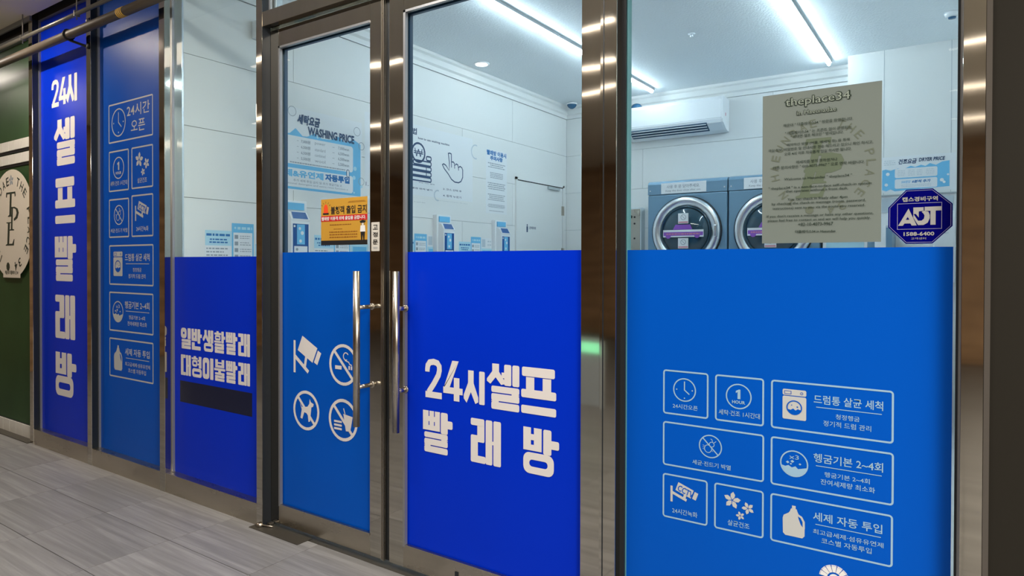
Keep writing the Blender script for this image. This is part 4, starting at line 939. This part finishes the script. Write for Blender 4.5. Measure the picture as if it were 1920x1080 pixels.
# coin stack
a0, a1, a2, a3 = 2.0610, 2.1840, 2.2010, 2.3190
cy_, cz_, cr = 2.150, 2.268, .088
P.ring(cy_, cz_, cr, .017); w_ = [(cy_-.046, cz_+.036), (cy_-.024, cz_-.034), (cy_, cz_+.030), (cy_+.024, cz_-.034), (cy_+.046, cz_+.036)]
for a, b in zip(w_, w_[1:]): P.line([a, b], .009)
P.k += 1; P.rect(cy_-.060, cz_-.010, cy_+.060, cz_-.001); P.rect(cy_-.060, cz_+.006, cy_+.060, cz_+.013)
for k in range(5):
    z0 = 2.255-.046*k
    P.frame(2.17 if k == 0 else (2.08 if k < 2 else 2.00), z0-.046, 2.318, z0, .012, .018) if k else P.frame(2.245, z0-.046, 2.318, z0, .012, .018)
P.rect(2.245, 2.06, 2.254, 2.16); P.out('coin_outline', 'print_navy', hw)
# pointing hand outline
hx0, hz0, hx1, hz1 = 2.4580, 2.0670, 2.7600, 2.3210
h = [(.34, .34), (.29, .02), (.36, 0), (.43, .02), (.44, .30), (.53, .29), (.58, .34), (.58, .42), (.66, .34), (.74, .36), (.77, .46), (.85, .40), (.94, .44), (.98, .52), (.98, .78), (.90, .94), (.78, 1.0), (.60, 1.0), (.44, .92), (.30, .76), (.10, .58), (.02, .46), (.08, .42), (.18, .46), (.33, .62), (.34, .34)]
HX = lambda x, y: (hx0+(hx1-hx0)*x, hz1-(hz1-hz0)*y)
P.line([HX(*p) for p in h], .0105); P.line([HX(.44, .30), HX(.44, .50)], .0085); P.line([HX(.58, .36), HX(.59, .52)], .0085); P.line([HX(.77, .42), HX(.78, .56)], .0085)
P.out('hand_outline', 'print_navy', hw)
P.text('또는 카드 결제', 2.1540, 2.0120, 2.3550, 2.0200, .01); P.text('동전 먼저 넣기', 2.0680, 1.9560, 2.3260, 1.9700, .02); P.out('lettering', 'print_navy', hw)
P.text('3. 코스 선택 후', 2.4740, 1.9810, 2.7370, 2.0000, .01); P.text('4. 동작 누르기', 2.4740, 1.9220, 2.7330, 1.9430, .01); P.out('lettering', 'print_navy', hw)
P.text('insert coins 500 won', 2.0820, 1.8810, 2.3550, 1.8820, 0); P.text('in each slot', 2.0950, 1.8440, 2.2360, 1.8510, 0); P.text('select course and press the start', 2.3760, 1.8790, 2.8250, 1.8850, 0); P.out('lettering', 'print_grey', hw)
for y_, z_, r in ((2.95, 2.385, .070), (2.40, 1.925, .050)): P.ring(y_, z_, r, .012, a0=1.2, a1=5.0)
P.out('bubble', 'print_faint', hw)
# caution notice
n0, n1, n2, n3 = 3.1170, 1.8200, 3.4750, 2.4450
P.lv = 1; P.rect(n0, n1, n2, n3); cn = P.out('caution_notice', 'white', None, label='tall narrow caution notice beside the service door', cat='notice')
P.lv = 2; W, H = n2-n0, n3-n1
P.text('빨래방 이용시', n0+W*.04, n3-H*.09, n2-W*.04, n3-H*.015, .05); P.text('주의사항', n0+W*.20, n3-H*.165, n2-W*.22, n3-H*.10, .06); P.out('heading', 'print_blue', cn)
for k, (a, b, r) in enumerate(((.20, .29, 3), (.35, .45, 4), (.51, .63, 4), (.69, .80, 4), (.85, .91, 3), (.95, .97, 1))): scribble(P, n0+W*.08, n3-H*b, n2-W*.08, n3-H*a, r, .7, .5, 20+k)
P.out('fine_print', 'print_grey', cn)
# sets of small notices above each washer
def wall_notice(y0, z0, y1, z1, style, where, seed, group):
    P.lv = 1
    if style == 'wide':
        P.rect(y0, z0, y1, z1); o = P.out('notice', 'print_pale', None, label='wide pale blue notice '+where, cat='notice'); o['group'] = group; H = z1-z0; W = y1-y0
        P.lv = 2; P.rect(y0, z0, y1, z0+H*.52); P.out('white_field', 'white', o)
        scribble(P, y0+W*.04, z1-H*.20, y1-W*.04, z1-H*.08, 1, .98, .6, seed); scribble(P, y0+W*.1, z1-H*.42, y1-W*.1, z1-H*.24, 2, .7, .5, seed+1); P.out('lettering', 'print_blue', o)
        P.lv = 3; scribble(P, y0+W*.04, z0+H*.06, y1-W*.06, z0+H*.48, 4, .7, .4, seed+2, False); P.out('fine_print', 'print_grey', o)
    elif style == 'tall':
        P.rect(y0, z0, y1, z1); o = P.out('notice', 'print_sky', None, label='tall blue-framed notice '+where, cat='notice'); o['group'] = group; H = z1-z0; W = y1-y0
        P.lv = 2; P.rect(y0+W*.07, z0+.01, y1-W*.07, z1-H*.24); P.out('white_field', 'white', o)
        scribble(P, y0+W*.25, z1-H*.18, y1-W*.08, z1-H*.07, 1, .98, .6, seed); P.disc(y0+W*.15, z1-H*.12, min(W*.5, H)*.09); P.out('lettering', 'print_pale', o)
        P.lv = 3
        for k in range(4):
            z = z1-H*(.30+.17*k); P.rect(y0+W*.12, z-H*.10, y0+W*.28, z); scribble(P, y0+W*.36, z-H*.11, y1-W*.12, z, 2, .8, .35, seed+k, False)
        P.out('fine_print', 'print_grey', o)
    else:
        P.rect(y0, z0, y1, z1); o = P.out('notice', 'print_pale', None, label='small sky blue notice '+where, cat='notice'); o['group'] = group; H = z1-z0; W = y1-y0
        P.lv = 2; P.rect(y0, z1-H*.42, y1, z1); P.out('white_field', 'white', o); P.rect(y0+W*.1, z0+H*.1, y1-W*.1, z0+H*.5); P.out('sky_field', 'print_sky', o)
        P.lv = 3; P.rect(y0+W*.05, z1-H*.36, y0+W*.35, z1-H*.05); scribble(P, y0+W*.55, z1-H*.34, y1-W*.08, z1-H*.06, 2, .8, .4, seed); P.out('pictogram', 'print_faint', o)
sets = ((.222, 'behind the third pane'), (1.05, 'under the orange notice'), (1.92, 'at the left edge of the right door'), (2.700, 'between the two farther dispensers'))
for k, (y0, wh) in enumerate(sets):
    g = 'small washer notices %s' % wh
    wall_notice(y0, 1.330, y0+.178, 1.527, 'wide', wh, 40+k, g)
    wall_notice(y0+.180, 1.330, y0+.338, 1.578, 'tall', wh, 50+k, g)
    wall_notice(y0+.347, 1.330, y0+.520, 1.572 if k else 1.535, 'small', wh, 60+k, g)
# dispensers
def dispenser(y0, lab):
    d = empty('dispenser', (XW, y0+.09, 1.0), lab, 'dispenser', 'detergent dispensers on the side wall')
    w = .150; p = .105
    box('back_plate', 'ac_white', XW, XW+.045, y0-.022, y0+w+.024, .95, 1.752, parent=d, bev=.003)
    box('header_sign', 'print_sky', XW+.045, XW+.055, y0+.004, y0+w-.004, 1.690, 1.738, parent=d)
    prof = [(.045, 1.0), (p, 1.0), (p, 1.608), (p+.004, 1.622), (.078, 1.672), (.045, 1.680)]
    bm = B(); rings = [[bm.verts.new((XW+a, y, z)) for a, z in prof] for y in (y0, y0+w)]; n = len(prof)
    for i in range(n): bm.faces.new((rings[0][i], rings[0][(i+1) % n], rings[1][(i+1) % n], rings[1][i]))
    bm.faces.new(rings[0]); bm.faces.new(rings[1][::-1]); bmesh.ops.recalc_face_normals(bm, faces=bm.faces); link('body', bm, 'ac_white', d)
    bm = B(); v = [bm.verts.new(q) for q in ((XW+p+.0035, y0+.012, 1.6265), (XW+p+.0035, y0+w-.012, 1.6265), (XW+.0825, y0+w-.016, 1.6725), (XW+.0825, y0+.016, 1.6725))]
    bm.faces.new(v); bmesh.ops.recalc_face_normals(bm, faces=bm.faces); link('screen', bm, 'box_blue', d)
    a = Art('side', XW+p); a.lv = 1; a.rect(y0+.012, 1.02, y0+w-.008, 1.592); fp_ = a.out('front_panel', 'box_blue', d)
    a.lv = 2; a.rect(y0+.045, 1.452, y0+w-.040, 1.588); a.out('pictogram_field', 'print_sky', fp_)
    a.lv = 3; a.disc(y0+.068, 1.560, .010); a.disc(y0+.088, 1.530, .013); a.disc(y0+.074, 1.475, .011); a.disc(y0+.025, 1.575, .008); a.out('pictogram', 'white', fp_)
    a.lv = 2; a.rect(y0+.022, 1.335, y0+w-.018, 1.440); lb = a.out('label', 'white', fp_); a.lv = 3; a.disc(y0+.045, 1.418, .010); scribble(a, y0+.03, 1.342, y0+w-.026, 1.400, 5, .7, .35, 9); a.out('fine_print', 'print_grey', lb)
    return d
for y0, lab in ((.775, 'blue-fronted dispenser box just inside the left door frame'), (2.360, 'blue-fronted dispenser box seen through the middle of the right door'), (3.235, 'blue-fronted dispenser box farthest from the shopfront, by the service door')): dispenser(y0, lab)

# ---------------------------------------------------------------- prints on the column
E_ = Art('front', 4.389)
b0, b1, b2, b3 = -0.5830, 1.9060, -0.0830, 2.2720
b0, b2 = -.585, -.062; b1, b3 = 1.935, 2.235
E_.lv = 1; E_.rect(b0, b1, b2, b3); dp = E_.out('price_board', 'white', None, label='dryer price board on the white column', cat='board')
W, H = b2-b0, b3-b1; E_.lv = 2
X = lambda f: b0+W*f
Z = lambda f: b3-H*f
E_.poly([(X(x), Z(y)) for x, y in ((0, .92), (0, .36), (.05, .34), (.12, .38), (.22, .33), (.30, .36), (.40, .28), (.46, .32), (.54, .27), (.60, .31), (.66, .24), (.74, .30), (.82, .22), (.92, .20), (.92, .90), (.55, .93), (.18, .97), (.12, .91), (.06, .96))]); E_.out('sky_field', 'print_sky', dp)
E_.lv = 3; E_.rect(X(.18), Z(.60), X(.76), Z(.34), .012); E_.rect(X(.18), Z(.90), X(.76), Z(.635), .012); E_.out('white_card', 'white', dp)
E_.lv = 4; E_.text('건조요금', X(.23), Z(.22), X(.48), Z(.08), .03, .2); E_.text('DRYER PRICE', X(.51), Z(.18), X(.86), Z(.08), .03, .2); E_.out('heading', 'print_navy', dp)
E_.text('6분씩 추가', X(.42), Z(.76), X(.67), Z(.68), .04, .2).out('lettering', 'print_blue', dp); E_.text('500원당', X(.27), Z(.76), X(.40), Z(.68), .02, .2).out('lettering', 'print_sky', dp)
for a, b in ((.21, .33), (.36, .46), (.48, .56), (.60, .73)): scribble(E_, X(a), Z(.56), X(b), Z(.38), 4, .8, .3, int(a*100))
scribble(E_, X(.25), Z(.87), X(.70), Z(.79), 2, .9, .35, 8); scribble(E_, X(.02), Z(.24), X(.19), Z(.08), 3, .8, .35, 9); E_.out('fine_print', 'print_faint', dp)
for a, b, r in ((.08, .48, .014), (.06, .78, .013), (.82, .72, .014), (.85, .78, .010), (.90, .58, .008)): E_.disc(X(a), Z(b), r)
E_.out('bubble', 'white', dp)
gb = empty('guide_board', (-.33, 4.389, 1.4), 'white guide board with grey-blue header under the dryer price board', 'board')
box('backing', 'ac_white', -.620, -.060, 4.365, 4.389, 1.18, 1.905, parent=gb, bev=.002); box('header', 'print_faint', -.585, -.075, 4.362, 4.366, 1.765, 1.885, parent=gb)
box('top_ledge', 'fixture', -.62, -.055, 4.345, 4.389, 1.905, 1.915, parent=gb)
E_ = Art('front', 4.3645); E_.lv = 1; E_.text('건조기 사용안내', -.55, 1.615, -.14, 1.655, .01).out('lettering', 'print_grey', gb); scribble(E_, -.56, 1.575, -.10, 1.592, 1, .95, .5, 3); E_.out('fine_print', 'print_faint', gb)

bpy.data.objects.remove(_fo); bpy.data.curves.remove(_fc)
for o in list(bpy.data.objects):
    if o.parent is None and o.type in ('MESH', 'EMPTY') and not o.get('label'): print('NO LABEL', o.name)
